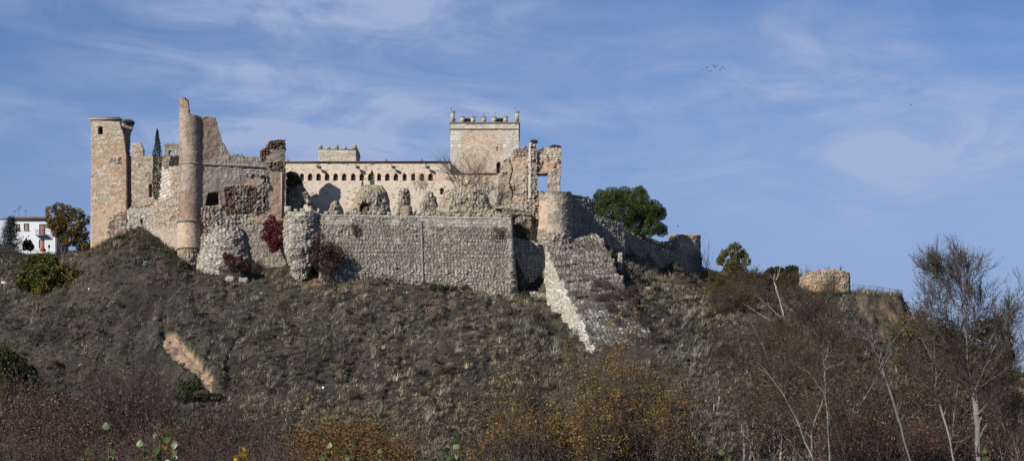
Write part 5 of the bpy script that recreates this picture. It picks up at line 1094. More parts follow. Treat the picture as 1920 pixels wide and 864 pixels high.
# brush on the right-hand slope
i=0; cnt=0
while cnt<190 and i<1500:
    i+=1; px=rs_.uniform(1335,1915); lo=np.interp(px,[1335,1400,1500,1600,1700,1800,1900],[535,540,565,570,600,665,700]); py=rs_.uniform(lo,lo+(250 if px>1420 else 60))
    if px<1430 and rs_.random()<.4: continue
    if 1598<px<1712 and py<650: continue
    h=hit(px,py,215,342)
    place(P_olive if rs_.random()<.5 else P_brush,px,h[1],py-rs_.uniform(20,42),'grey-brown twiggy bush in the dense brush covering the right-hand slope','brush on the right slope',4.7,1200+i,z=h[2]); cnt+=1
for i in range(26):   # under the pines / behind turret
    px=rs_.uniform(1318,1500); h=hit(px,545,300,348); Y=h[1]
    place(P_brush if i%2 else P_olive,px,Y,rs_.uniform(505,530),'leafless bush on the ridge between the far turret and the two low pines','ridge bushes',4.7,1500+i)
for i in range(24):   # shrubs over ramp middle and gully
    px,py=[(1120,560),(1135,580),(1150,600),(1165,570),(1180,590),(1150,550),(1195,600),(1175,550),(1205,620),(1190,570),(1130,545),(1215,640),(1110,540),(1165,620)][i%14]
    px+=rs_.uniform(-12,12); py+=rs_.uniform(-12,12); Y=np.interp(py,[440,545,665],[309,295,274])
    place(P_brush,px,Y,py-rs_.uniform(12,26),'dark leafless bush growing across the middle of the ruined stone ramp','bushes on the stone ramp',4.7,1600+i,z=ZW(py,Y)-.2)
for i in range(8):   # gully below the recess
    px=rs_.uniform(965,1060); py=rs_.uniform(575,650); h=hit(px,py,260,302)
    place(P_brush,px,h[1],py-rs_.uniform(14,28),'thin leafless bush in the hollow left of the stone ramp','bushes left of the stone ramp',4.7,1700+i,z=h[2])
for i in range(10):
    px=rs_.uniform(968,1010); h=hit(px,rs_.uniform(425,445),305,318)
    place(P_brush,px,h[1],HZ-h[2]*S/h[1]-rs_.uniform(10,24),'dark low bush on the bank above the recessed wall','bushes above the recessed wall',4.7,1750+i,z=h[2])
for i in range(14):
    px=rs_.uniform(380,480); h=hit(px,rs_.uniform(500,520),285,303)
    place(P_brush,px,h[1],HZ-h[2]*S/h[1]-rs_.uniform(10,22),'low bare bush at the foot of the bulging rubble buttress','bushes under the buttress',4.7,1800+i,z=h[2])
for i in range(16):
    px=rs_.uniform(1680,1770); py=rs_.uniform(600,680); 
    place(P_olive,px,318-rs_.uniform(0,14),py-14,'rust and olive bush under the right end of the cliff','bushes under the cliff',4.7,1850+i)
P_bare=proto_set(5,lambda k:mk_proto('bare_tree',361+k,12,[2,3,2,4,3][k],(.25,.225,.20),(.075,.062,.052),3,[2200,1300,2800,500,1800][k],[A(.10,.075,.04),A(.14,.10,.045),A(.07,.065,.03),A(.12,.07,.04)],.26,.17,r=.2,cat='tree',rmin=.02,nch=3,spread=.3))
def top_right(px): return np.interp(px,[1380,1430,1500,1560,1620,1690,1740,1800,1860,1930],[660,610,590,590,625,630,590,560,590,640])
for i in range(14):
    px=1400+i*36+rs_.uniform(-14,14); Y=rs_.uniform(176,240)
    place(P_bare,px,Y,top_right(px)+(15 if px<1600 else 60)+rs_.uniform(-5,80),'fine-twigged nearly bare tree in the thin wood covering the lower right','bare trees lower right',11.5,2000+i)
for i in range(9):
    px=[205,232,262,290,318,250,480,530,12][i]; Y=rs_.uniform(205,222)
    place(P_bare[3:4],px,Y,[700,688,692,705,735,690,755,765,700][i],'grey leafless tree rising from the willow thicket at the lower left','grey trees lower left',11.5,2100+i)
for i in range(5):
    px=[900,960,1020,1285,1240][i]; place(P_bare[3:5],px,rs_.uniform(205,222),[770,700,745,720,700][i],'slim grey leafless tree near the bottom centre','slim trees bottom centre',11.5,2150+i)
for i in range(70):
    px=rs_.uniform(20,1330); py=rs_.uniform(575,790)
    if 285<px<420 and py>600: continue
    h=hit(px,py,215,300); place(P_brush if i%3 else P_olive,px,h[1],HZ-h[2]*S/h[1]-rs_.uniform(7,16),'low dark scrubby bush scattered on the open grass slope below the castle','scrub on the open slope',4.7,2300+i,z=h[2])
# yellow-leaved trees at bottom centre
for i,(px,Y,t,n,label,fan) in enumerate([(1165,200,650,2200,'largest thin yellow-flecked tree at the bottom centre below the stone ramp',.22),(1205,206,648,2600,'orange-flecked tree just right of the largest bottom-centre tree',.2),(1090,205,680,600,'sparse grey-brown tree left of the largest bottom-centre tree',.22),(985,203,690,700,'slender tree with a few orange leaves at the bottom centre',.12),(1120,190,740,1500,'low yellow-leaved tree in front of the bottom-centre trees',.25),(1050,195,760,1300,'low yellow-leaved tree left of the stone ramp foot, at the bottom',.25),(930,192,800,1100,'small yellow-leaved bush at the bottom, leftmost of the yellow group',.3),(985,190,800,1000,'small yellow-leaved bush under the slender bottom-centre tree',.3),(1220,196,745,1800,'dark-trunked tree with dense dull yellow leaves at the bottom centre',.2)]):
    n=int(n*(2 if i<4 else 3.2)); x=XW(px,Y); z=gz(x,Y); H=ZW(t,Y)-z
    bare('yellow_leaved_tree',label,px,0,Y,H,.35,[6,5,6,2,7,7,6,6,4][i],400+i,(.17,.15,.125),(.125,.10,.082),3,n,YEL if i not in (1,3) else [A(.28,.13,.02),A(.22,.10,.025),A(.14,.08,.03)],.27,'tree',r=.10,fan=fan*.8,rthin=.04,nch=[4,4,4,4,3,3,3,3,4][i],rmin=.017,trop=.14)
for i,(px,pt,pb,Y,label) in enumerate([(1008,765,826,226,'grey bare dead trunk left of the taller one at the bottom centre'),(1067,738,828,226,'tall pale bare dead trunk at the bottom centre'),(555,788,855,214,'thin pale leaning dead stem left of the orange shrubs')]):
    bare('dead_tree',label,px,0,Y,(ZW(pt,Y)-gz(XW(px,Y),Y)),.05,2,440+i,(.28,.25,.22),(.24,.21,.18),1,r=.1,fan=.05,rthin=.03,cat='tree')
# pale poles/reeds at the left
bare('dead_tree','bundle of thin upright pale stems standing above the grey shrub at the lower left',243,0,222,ZW(615,222)-gz(XW(243,222),222),.5,5,446,(.28,.25,.22),(.24,.2,.18),0,r=.05,fan=.035,rthin=.02,cat='tree',trop=.02)
bare('grey_shrub','wide pale grey leafless shrub above the willows at the lower left',238,0,216,ZW(678,216)-gz(XW(238,216),216),1.,16,447,(.16,.14,.125),(.15,.13,.115),3,500,[A(.22,.14,.03),A(.14,.10,.03)],.14,r=.07,fan=.32,rmin=.014)
bare('grey_shrub','small pale leafless sapling in front of the dark evergreen at the lower left',36,0,214,ZW(665,214)-gz(XW(36,214),214),.15,3,448,(.26,.23,.2),(.2,.18,.16),2,r=.06,fan=.1)
bare('bare_shrub','small leafless tree in front of the hilltop bastion',1561,0,328,ZW(515,328)-gz(XW(1561,328),328),.2,4,449,(.07,.055,.05),(.09,.07,.06),3,r=.12,fan=.25,rmin=.02,cat='tree')
for i,(px,t,lb) in enumerate([(1553,496,'left one of two tiny bare shrubs on top of the hilltop bastion'),(1575,494,'right one of two tiny bare shrubs on top of the hilltop bastion')]):
    bare('bare_shrub',lb,px,511,RY+3,ZW(t,RY+3)-ZW(511,RY+3)+.3,.1,5,450+i,(.07,.06,.055),(.08,.07,.06),1,r=.04,fan=.35,ground_snap=False,rmin=.02)
bare('bare_shrub','dark leafless sapling against the sky right of the far turret',1322,0,350,ZW(455,350)-gz(XW(1322,350),350),.6,7,452,(.07,.06,.055),(.08,.07,.065),2,r=.05,fan=.3,rmin=.02)

# guided big bare trees on the right
def guided(name,label,limbs,Y,seed,bark,twig,leafn=0,leafcols=None,leafsize=.12,twlev=2,tw=14,twL=2.2,rthin=.03,zbase=None,rmin=.010,trop=.12,spread=.5):
    rng=np.random.default_rng(seed); b0=limbs[0][0]; x=XW(b0[0],Y); zg=gz(x,Y); o=thing(name,(x,Y,zg),label,'tree'); segs=[]; tips=[]
    for li,limb in enumerate(limbs):
        r0,r1=limb[-1]; r0*=(.6 if li==0 else .85); r1*=1.2; pts=[W(p[0],p[1],Y) for p in limb[:-1]]; dy=0. if li==0 else rng.normal(0,1.)
        for j in range(len(pts)): pts[j][1]+=dy*j
        if li==0: pts=[np.array([pts[0][0]+.0,Y,zg-.3])]+pts
        fine=[]
        for a,b_ in zip(pts[:-1],pts[1:]):
            for t in (0,.34,.67): fine.append(a+(b_-a)*t+rng.normal(0,.05,3)*(t>0))
        fine.append(pts[-1]); n=len(fine)-1
        for k in range(n):
            ra=r0+(r1-r0)*k/n; rb=r0+(r1-r0)*(k+1)/n; segs.append((fine[k],fine[k+1],ra,rb,0))
            if k>=n*.3 or li>0:
                for _ in range(rng.poisson(tw/n)):
                    d=norm(fine[k+1]-fine[k]); nd=norm(d+rng.normal(0,.6,3)); grow(rng,fine[k+1].copy(),nd,twL*rng.uniform(.5,1.2),max(rmin,rb*.45),1,1+twlev,segs,tips,spread,4,trop,.14,.62,rmin)
        tips.append((fine[-1],norm(fine[-1]-fine[-2]))); grow(rng,fine[-1].copy(),norm(fine[-1]-fine[-2]),twL,max(rmin,r1),1,1+twlev,segs,tips,spread,4,trop,.14,.62,rmin)
    lp_=None
    if leafn: ids=rng.integers(0,len(tips),leafn); lp_=np.array([tips[i][0] for i in ids])+rng.normal(0,.18,(leafn,3))
    split_tree(o,segs,rthin,bark,twig,lp_,leafsize,leafcols,rng); return o
LB=[A(.15,.11,.05),A(.11,.085,.045),A(.18,.12,.04)]
guided('tall_bare_tree','tallest bare tree at the right with pale forked trunk and a few brown leaves',[
 [(1836,880),(1834,800),(1826,735),(.36,.28)],[(1826,735),(1812,690),(1806,640),(1800,580),(1790,530),(.11,.03)],[(1826,735),(1838,690),(1850,650),(1858,610),(1878,570),(.09,.02)],
 [(1812,690),(1790,640),(1772,590),(1752,555),(.07,.02)],[(1806,640),(1820,590),(1818,545),(1812,510),(.06,.02)],[(1838,720),(1870,680),(1885,650),(1898,620),(.06,.02)],[(1826,735),(1800,712),(1785,690),(.05,.02)],[(1800,590),(1780,545),(1765,520),(.05,.02)],[(1806,640),(1835,600),(1845,565),(.05,.02)],[(1800,580),(1812,530),(1800,500),(.05,.02)],[(1826,735),(1862,705),(1900,680),(.06,.02)],[(1812,690),(1770,650),(1735,610),(1720,575),(.07,.02)],[(1790,530),(1770,510),(1758,505),(.04,.015)],[(1850,650),(1875,610),(1893,600),(.04,.015)]],
 150,501,(.20,.18,.155),(.08,.068,.056),7500,LB,.13,2,27,1.7,.022,rmin=.014)
guided('bare_tree','slanting multi-stemmed bare tree left of the tallest right-hand tree',[
 [(1792,880),(1775,800),(1758,740),(.15,.10)],[(1758,740),(1745,690),(1732,640),(1722,600),(.07,.02)],[(1775,800),(1762,730),(1765,670),(1752,620),(.08,.02)],[(1785,820),(1790,750),(1795,690),(1790,650),(.07,.02)],[(1758,740),(1730,720),(1708,700),(.05,.02)]],
 156,502,(.24,.215,.185),(.08,.068,.054),5500,LB+[A(.08,.08,.035)],.13,2,24,2.0,.022)
guided('bare_tree','dead tree with bleached forked branches right of centre-right, leaning trunk',[
 [(1712,880),(1690,800),(1668,730),(1655,692),(.17,.13)],[(1655,692),(1640,660),(1622,625),(1600,600),(1588,582),(.08,.02)],[(1640,660),(1638,615),(1632,580),(.06,.015)],[(1650,690),(1662,650),(1682,620),(1692,605),(.06,.02)],[(1655,692),(1672,660),(1665,620),(1662,590),(.05,.015)],[(1628,636),(1608,628),(1598,632),(.03,.01)]],
 160,503,(.15,.135,.12),(.2,.18,.155),0,None,.1,1,9,1.3,.015)
guided('bare_tree','slender upright tree with ochre leaves near its foot, below the hilltop bastion',[
 [(1556,880),(1552,800),(1548,720),(1545,680),(.15,.09)],[(1545,680),(1535,640),(1520,610),(1500,590),(.05,.02)],[(1545,680),(1555,640),(1560,600),(1552,570),(.05,.02)],[(1548,740),(1520,700),(1490,680),(.06,.02)],[(1548,740),(1580,690),(1600,650),(.05,.02)],[(1552,800),(1510,790),(1470,805),(.05,.02)]],
 165,504,(.22,.20,.17),(.08,.068,.052),7500,LB+[A(.10,.09,.04),A(.09,.06,.035)],.14,2,28,2.1,.02)
guided('bare_tree','crooked bare tree with pale broken limbs, leftmost of the tall right-hand trees',[
 [(1530,880),(1500,800),(1470,740),(1440,700),(.16,.09)],[(1470,740),(1452,690),(1440,640),(1425,600),(.06,.02)],[(1500,800),(1462,770),(1425,762),(.06,.02)],[(1440,700),(1400,680),(1370,672),(.05,.02)],[(1470,740),(1490,690),(1500,640),(.05,.02)]],
 170,505,(.25,.225,.19),(.085,.065,.052),7500,[A(.13,.07,.04),A(.10,.06,.035),A(.11,.09,.04)],.14,2,28,2.2,.02)
guided('dead_tree','bleached dead tree with forked limbs high on the right slope left of the hilltop bastion',[
 [(1475,620),(1468,585),(1458,550),(1452,530),(.18,.12)],[(1452,530),(1442,515),(1435,508),(.09,.04)],[(1452,530),(1460,512),(1462,500),(.08,.03)],[(1468,600),(1440,575),(1420,560),(.10,.04)],[(1475,620),(1440,595),(1408,572),(.1,.03)]],
 300,506,(.42,.38,.34),(.3,.27,.24),0,None,.1,0,4,1.8,.03)
guided('bare_tree','leaning thin bare tree at the far right edge of the photo',[
 [(1905,880),(1890,820),(1868,760),(.12,.06)],[(1868,760),(1885,720),(1905,690),(.04,.015)],[(1868,760),(1850,720),(1846,690),(.04,.015)],[(1890,820),(1912,790),(1925,770),(.05,.02)]],
 158,507,(.13,.115,.1),(.11,.085,.07),3500,LB,.13,2,22,2.0,.02)

# nearby poplar shoots with big leaves at the bottom edge
def heart(s):
    return np.array([[0,0,0],[.42,.0,.18],[.5,.03,.45],[.28,.05,.8],[0,.02,1.05],[-.28,.05,.8],[-.5,.03,.45],[-.42,0,.18],[0,-.04,.5]])*s
def shoot(px,top,Y,nl,label,seed,yel=.1,dx=0):
    rng=np.random.default_rng(seed); x=XW(px,Y); zg=gz(x,Y); zt=ZW(top,Y); o=thing('poplar_shoot',(x,Y,zg),label,'sapling')
    H=zt-zg; pts=[np.array([x+rng.normal(0,.012)+dx*t*.1,Y+rng.normal(0,.012),zg+H*t]) for t in np.linspace(0,1,9)]
    V,Q=tubes([(a,b_,.017-.0012*k,.016-.0012*k) for k,(a,b_) in enumerate(zip(pts[:-1],pts[1:]))],6); mk('stem',V,Q,mat=M_BARK,parent=o,col=np.tile(A(.12,.08,.05),(len(V),1)))
    for k in range(nl):
        t=1-k*.019*rng.uniform(.7,1.2)/max(.8,H*.45); p=np.array([np.interp(t,np.linspace(0,1,9),[q[0] for q in pts]),Y,zg+H*t]); a=rng.normal(0,.9); s=rng.uniform(.06,.10)
        hv=heart(s); tilt=rng.uniform(2.2,3.6) if k else rng.uniform(-.4,.3); ca,sa=math.cos(tilt),math.sin(tilt); hv=hv@np.array([[1,0,0],[0,ca,sa],[0,-sa,ca]]).T; ca,sa=math.cos(a),math.sin(a); hv=hv@np.array([[ca,sa,0],[-sa,ca,0],[0,0,1]])
        dirv=np.array([rng.choice([-1,1])*.05,-.03,0]); base_=p+dirv; V=hv+base_; T=[[8,i,(i+1)%8] for i in range(8)]
        c=(A(.11,.16,.04) if rng.random()>.13 else A(.22,.28,.12)) if rng.random()>yel else A(.42,.27,.03); c=c*rng.uniform(.7,1.2)
        lf=mk('leaf',V,None,T,mat=M_LEAFN,parent=o,col=np.tile(c,(9,1)),smooth=True)
        V,Q=tubes([(p,base_,.003,.003)],4); mk('leaf_stalk',V,Q,mat=M_BARK,parent=lf,col=np.tile(A(.15,.16,.06),(8,1)))
M_LEAFN=mat('poplar_leaf',nscale=14,nmul=.2,bump=.3,bscale=30,rough=.45,spec=.4,trans=.3,bdist=.01)
for i,(px,top,nl,lb,ye) in enumerate([(a_,b_,int(c_*1.9),d_,e_) for (a_,b_,c_,d_,e_) in [(208,806,9,'leafy poplar shoot at the bottom left, taller of the left pair',.0),(300,806,9,'poplar shoot with a large pale top leaf at the bottom left',.05),(322,812,9,'poplar shoot touching the right side of the one with a large pale top leaf',.15),(160,848,3,'short poplar shoot at the very bottom, leftmost of all',0),(270,838,5,'short poplar shoot left of the large pale-leaved one',.2),(448,832,5,'poplar shoot with green top leaf over yellow leaves',.6),(612,840,4,'short poplar shoot under the orange shrubs, left one',0),(656,836,5,'short poplar shoot under the orange shrubs, middle one',0),(704,850,3,'short poplar shoot under the orange shrubs, right one',0),(848,833,5,'poplar shoot at the bottom just left of centre',0),(864,842,4,'poplar shoot beside the one just left of centre',0),(1360,853,2,'lone short poplar shoot at the bottom right of centre',.3),(1855,850,3,'short poplar shoot at the bottom near the right edge',0)]]):
    shoot(px,top,20+.4*(i%3),nl,lb,600+i,ye)

# ------------------------------------------------------------------ grass cover
def density_mask(x,y,z):
    px=960+x*S/y; py=HZ-z*S/y
    m=np.ones(len(x),bool)
    m&=~(pin(px,py,SCAR)&(pdist(px,py,SCAR)>3.5*fbm(x,y,311)*2)); m&=~(pin(px,py,CLIFF)&(fbm(x,y,3)<.6))
    m&=~pin(px,py,RAMP_POLY)
    # keep off the walls
    m&=~((y>301.5)&(px>165)&(px<950)&(py>395)&(px>345))
    return m,px,py
def grass(name,label,N,nb,hgt,wid,spread,colsf,seed,mask=None,yr=(214,345),xr=(-108,125)):
    rng=np.random.default_rng(seed); x=rng.uniform(*xr,N); y=rng.uniform(*yr,N); z=ground(x,y); m,px,py=density_mask(x,y,z)
    m&=(px>-30)&(px<1960); dn=fbm(x/3.2,y/3.2,301)+.5*(fbm(x/12,y/12,303)-.5); m&=rng.uniform(0,1,N)<.45+.75*sst(.36,.56,dn)
    if mask is not None: m&=mask(x,y,z,px,py,rng)
    x,y,z,px,py=x[m],y[m],z[m],px[m],py[m]; n=len(x)
    H=hgt*np.exp(rng.normal(-.1,.38,n)); c0=colsf(x,y,px,py,rng)*(.5+1.0*fbm(x/13,y/13,305))[:,None]*(1+.12*(fbm(x/20,y/20,307)-.5)[:,None]*np.array([[2.,0,-2.]]))
    # blades
    a=rng.uniform(0,2*math.pi,(n,nb)); t=np.sqrt(rng.uniform(.01,1,(n,nb))); L=H[:,None]*rng.uniform(.6,1.1,(n,nb)); wnd=.25
    bx=x[:,None]+np.cos(a)*spread*.35*t; by=y[:,None]+np.sin(a)*spread*.35*t; bz=np.repeat(z[:,None],nb,1)-.05
    tx=bx+np.cos(a)*L*.65*t+wnd*L*.5; ty=by+np.sin(a)*L*.65*t; tz=bz+L*(1-.45*t)
    mx_=bx+(tx-bx)*.42; my_=by+(ty-by)*.42; mz_=bz+(tz-bz)*.66
    px_,py_=-np.sin(a)*wid,np.cos(a)*wid
    # face the width partly sideways
    V=np.stack([np.stack([bx-px_,by-py_,bz],-1),np.stack([bx+px_,by+py_,bz],-1),np.stack([mx_+px_*.8,my_+py_*.8,mz_],-1),np.stack([mx_-px_*.8,my_-py_*.8,mz_],-1),np.stack([tx,ty,tz],-1)],2).reshape(-1,3)
    k=np.arange(n*nb)*5; Q=np.stack([k,k+1,k+2,k+3],1); T=np.stack([k+3,k+2,k+4],1)
    cc=np.repeat(c0,nb,0)*rng.uniform(.65,1.4,(n*nb,1)); o=mk(name,V,Q,T,mat=M_GRASS,col=np.repeat(cc,5,0)); tag(o,label,None,kind='stuff'); return o
def gcol(x,y,px,py,rng):
    n=fbm(x/5,y/5,61); n2=fbm(x/1.8,y/1.8,63); c=pick(np.clip((n-.3)*2.2,0,1),[A(.05,.045,.036),A(.095,.088,.066),A(.145,.132,.098),A(.065,.07,.038)])
    return c*(1.0+1.3*n2)[:,None]*rng.uniform(.5,1.6,(len(x),1))
def pcol(x,y,px,py,rng): return rng.uniform(.85,2.0,(len(x),1))* pick(rng.uniform(0,1,len(x)),[A(.12,.10,.075),A(.19,.165,.12),A(.28,.245,.18),A(.13,.13,.075)])
grass('short_grass','short dry brown grass covering the castle hill',60000,9,.62,.05,.7,gcol,81)
grass('dry_tussocks','pale dry grass tussocks dotting the castle hill',26000,22,.95,.042,1.1,pcol,82,mask=lambda x,y,z,px,py,rng:(fbm(x/6,y/6,65)+.25*fbm(x/1.5,y/1.5,66)+.10*sst(520,560,px)>.62)&(rng.uniform(0,1,len(x))<np.interp(px,[0,250,400,700,1300,1420,1920],[.25,.3,.55,1,1,.45,.3])))
grass('esparto_clumps','large pale esparto clumps on the castle hill',5200,46,1.25,.045,1.9,lambda x,y,px,py,rng:pcol(x,y,px,py,rng)*1.15,85,mask=lambda x,y,z,px,py,rng:(rng.uniform(0,1,len(x))<np.interp(px,[0,250,400,700,900,1200,1350,1430,1920],[.08,.1,.3,.75,.8,1.,.9,.25,.15])))
grass('green_grass','green grass patches on the castle hill',9000,14,.6,.045,.7,lambda x,y,px,py,rng:pick(rng.uniform(0,1,len(x)),[A(.06,.07,.028),A(.10,.11,.042)]),83,mask=lambda x,y,z,px,py,rng:fbm(x/9,y/9,67)>.56)
grass('mound_grass','longer olive grass on the mound below the left tower',3200,16,.8,.042,.9,lambda x,y,px,py,rng:pick(rng.uniform(0,1,len(x)),[A(.08,.08,.045),A(.17,.155,.095),A(.28,.25,.165)]),84,mask=lambda x,y,z,px,py,rng:(px>125)&(px<350)&(py<455+90*fbm(x/3,y/3,9)),yr=(280,310),xr=(-88,-56))
# weeds on top of the ramp and ledges
def ledge_grass(name,label,pts,seed,h=.6,n=26,c=A(.13,.12,.06)):
    rng=np.random.default_rng(seed); P=[]
    for (px0,py0,px1,py1,Y0_,Y1_,cnt) in pts:
        for k in range(cnt):
            t=rng.uniform(); P.append(W(px0+(px1-px0)*t,py0+(py1-py0)*t,Y0_+(Y1_-Y0_)*t)+rng.normal(0,.25,3)*np.array([1,1,.1]))
    P=np.array(P); m=len(P); a=rng.uniform(0,6.28,(m,n)); L=h*rng.uniform(.5,1.2,(m,n)); t=rng.uniform(.1,1,(m,n))
    B=P[:,None,:]+np.stack([np.cos(a)*.12*t,np.sin(a)*.12*t,0*a-.05],-1); Tt=B+np.stack([np.cos(a)*L*.6*t,np.sin(a)*L*.6*t,L*(1-.4*t)],-1); w=np.stack([-np.sin(a)*.03,np.cos(a)*.03,0*a],-1)
    V=np.stack([B-w,B+w,Tt],2).reshape(-1,3); T=np.arange(m*n*3).reshape(-1,3); o=mk(name,V,None,T,mat=M_GRASS,col=np.repeat(c[None]*rng.uniform(.6,1.4,(m*n,1)),3,0)); tag(o,label,None,kind='stuff')
ledge_grass('ramp_weeds','tufts of weeds rooted between the stones of the ramp',[(1030,470,1128,458,306,309,26),(1045,500,1140,490,301,304,24),(1060,530,1155,520,296,299,26),(1075,560,1165,548,291,295,30),(1095,600,1190,590,284,287,24),(1060,462,1118,446,309,311,30),(1080,580,1180,570,288,291,30)],91,.7,22,A(.11,.09,.06))
ledge_grass('ruin_top_grass','grass and weeds growing along the tops of the ruined walls',[(835,360,905,358,307.6,307.6,60),(945,399,1005,407,311.5,312,40),(1012,361,1070,361,308.5,309,20),(430,291,492,296,305,307,14),(1510,511,1595,512,336.5,336.5,34),(1115,403,1168,419,317,321,12),(1175,436,1235,464,324,336,26),(245,391,298,385,309.5,309,26),(305,314,340,311,306,305,16),(960,440,1010,455,308,308.5,50),(600,510,950,548,297,297.5,60)],92,.5,16,A(.10,.10,.05))

# ------------------------------------------------------------------ rocks, posts, odds
def rock(name,label,px,py,w,h,seed,c=A(.4,.38,.34),Y=None,group=None):
    rng=np.random.default_rng(seed); hpt=hit(px,py,215,345) if Y is None else W(px,py,Y); nu,nv=30,18; th=np.linspace(0,2*math.pi,nu,endpoint=False); ph=np.linspace(-1.2,1.5,nv); V=[]
    for p in ph:
        for t in th:
            d=np.array([math.cos(p)*math.cos(t),math.cos(p)*math.sin(t),math.sin(p)]); r=.7+.5*vn(d[0]*2+seed,d[2]*2+d[1]*1.5,seed)+.35*(fbm(d[0]*5+seed,d[2]*5+d[1]*4,seed)-.5)
            d=np.sign(d)*np.abs(d)**.8; V.append(d*r*np.array([w/2,w*.4,h*.6]))
    V=np.array(V)+hpt+np.array([0,0,h*.3]); Q=[[a*nu+b_,a*nu+(b_+1)%nu,(a+1)*nu+(b_+1)%nu,(a+1)*nu+b_] for a in range(nv-1) for b_ in range(nu)]
    T=[[ (nv-1)*nu+b_,(nv-1)*nu+(b_+1)%nu,len(V)] for b_ in range(nu)]; V=np.vstack([V,V[-nu:].mean(0)]); o=mk(name,V,Q,T,mat=M_STONE,col=np.tile(c,(len(V),1))*rng.uniform(.85,1.15,(len(V),1)),base=hpt); tag(o,label,'rock',group)
rock('boulder','flat grey masonry block below the bulging buttress, left one',433,528,2.2,1.1,1,A(.34,.31,.26)); rock('boulder','flat grey masonry block below the bulging buttress, right one',457,530,2.2,1.1,2,A(.32,.3,.25))
rock('boulder','pale boulder lying on the brushy right slope below the bastion',1611,745,2.0,1.7,3,A(.5,.48,.44),Y=None)
rock('boulder','pinkish rock outcrop on the slope right of the lone pillar',1214,546,1.7,1.0,4,A(.32,.22,.16))
for i,(px,py) in enumerate([(1284,547),(1296,551),(1310,558),(1345,567)]):
    rock('white_block',['first and leftmost white fallen block below the far turret','second white fallen block below the far turret','third white fallen block below the far turret','rightmost white fallen block, under the ridge bushes'][i],px,py,.7,.35,10+i,A(.75,.75,.73))
rock('white_block','white debris lump on the grass at the left edge of the slope',8,533,1.1,.6,15,A(.65,.63,.58)); rock('white_block','small white stone right of the big yellow-green bush',167,545,.35,.3,16,A(.75,.74,.72)); rock('white_block','small white object on the lower left-centre slope',606,728,.5,.35,17,A(.8,.8,.78))
rock('white_block','white box beside the left foot of the hilltop bastion',1509,547,.6,.6,18,A(.75,.77,.8),Y=331)
for i,(px,pt,pb) in enumerate([(1338,757,777),(1348,742,760),(1371,763,772),(1391,799,818),(914,811,842),(888,784,797)]):
    h=hit(px,pb,215,300); H=(pb-pt)*h[1]/S; b=MB(); b.box(h[0]-.07,h[0]+.07,h[1]-.07,h[1]+.07,h[2]-.3,h[2]+H-.08,A(.36,.35,.31)); b.box(h[0]-.07,h[0]+.07,h[1]-.07,h[1]+.07,h[2]+H-.078,h[2]+H,A(.36,.35,.31),.05)
    o=b.obj('fence_post',M_STONE,base=h); o.rotation_euler=(0,random.uniform(-.06,.06),0); tag(o,['grey concrete post on the lower right slope, the tallest of a pair','thin grey post just above and right of the pair\'s taller post','short grey post between the upper and lower right-slope posts','lowest grey post on the right slope near the earth track','grey post at the bottom centre among yellow bushes','small grey post right of the orange shrubs'][i],'post')
# fallen log
h=hit(850,803,215,260); g2=hit(880,815,215,260); sg=[(h+[0,0,.15],(h+g2)/2+[0,0,.3],.09,.11),((h+g2)/2+[0,0,.3],g2+[0,0,.1],.11,.06),((h+g2)/2+[0,0,.3],g2+[.3,0,1.],.05,.02)]
V,Q=tubes(sg,7); o=mk('fallen_branch',V,Q,mat=M_BARK,col=np.tile(A(.26,.24,.21),(len(V),1)),base=h); tag(o,'bleached fallen branch on the slope right of the orange shrubs','branch')
# white villa glimpsed through the trees right
vy=333.; vl=thing('white_villa',loc(1775,680,vy),'white house fragment glimpsed through the bare trees at the right','house')
b=MB(); b.box(XW(1762,vy),XW(1788,vy),vy,vy+6,ZW(700,vy),ZW(655,vy)); b.obj('wall',M_WHITE,vl); b=MB(); b.box(XW(1760,vy),XW(1790,vy),vy-.3,vy+6.3,ZW(654.9,vy),ZW(651,vy),A(.3,.2,.15)); b.obj('roof',M_TILE,vl); b=MB(); b.box(XW(1768,vy),XW(1774,vy),vy-.03,vy-.005,ZW(674,vy),ZW(663,vy),A(.05,.05,.06)); b.obj('window',M_PLAIN,vl)

# birds
def bird(px,py,Y,s,label,group,seed,perch=False):
    rng=np.random.default_rng(seed); a=rng.uniform(0,6.28); p=W(px,py,Y); ca,sa=math.cos(a),math.sin(a)
    if perch:
        V,Q=tubes([((0,0,.12),(0,0,.45),.05,.13),((0,0,.45),(.03,0,.6),.13,.07),((.03,0,.58),(.2,0,.6),.07,.02),((-.02,0,.15),(-.2,0,-.0),.07,.02),((.02,.04,-.02),(.02,.04,.14),.012,.012),((.02,-.04,-.02),(.02,-.04,.14),.012,.012)],6)
        V=V*s*.62; o=mk('perched_bird',V+p,Q,mat=M_IRON,base=p); return tag(o,label,'bird',group)
    V,Q=tubes([((-.25,0,0),(0,0,.02),.02,.09),((0,0,.02),(.2,0,.03),.09,.05),((.2,0,.03),(.3,0,.02),.05,.01)],6); b=MB(); b.add(V*s,Q)
    fl=rng.uniform(-.1,.45)
    for sg_ in (-1,1): b.add(np.array([[.12,0,.03],[-.1,0,.03],[-.14,sg_*.42,.03+fl*.5],[.04,sg_*.45,.03+fl*.55],[-.12,sg_*.85,.03+fl*.6]])*s,[[0,1,2,3]],[[3,2,4]])
    o=b.obj('flying_bird',M_IRON); o.location=p; o.rotation_euler=(0,0,a); return tag(o,label,'bird',group)
for i,(px,py) in enumerate([(1318,131),(1326,128),(1333,133),(1341,127),(1346,124),(1350,131),(1354,127),(1359,129),(1338,124),(1329,134)]): bird(px,py,420+rs_.uniform(-30,30),.9,'tiny dark bird in the distant flock high in the sky right of centre','distant flock of birds',700+i)
for i,(px,py,lb) in enumerate([(1645,190,'lone dark bird flying high at the right, left one of two'),(1708,197,'lone dark bird flying high at the right, right one of two'),(1271,425,'small bird flying between the pine and the far turret'),(1324,438,'small bird flying just right of the far turret')]): bird(px,py,400,.9,lb,None,720+i)
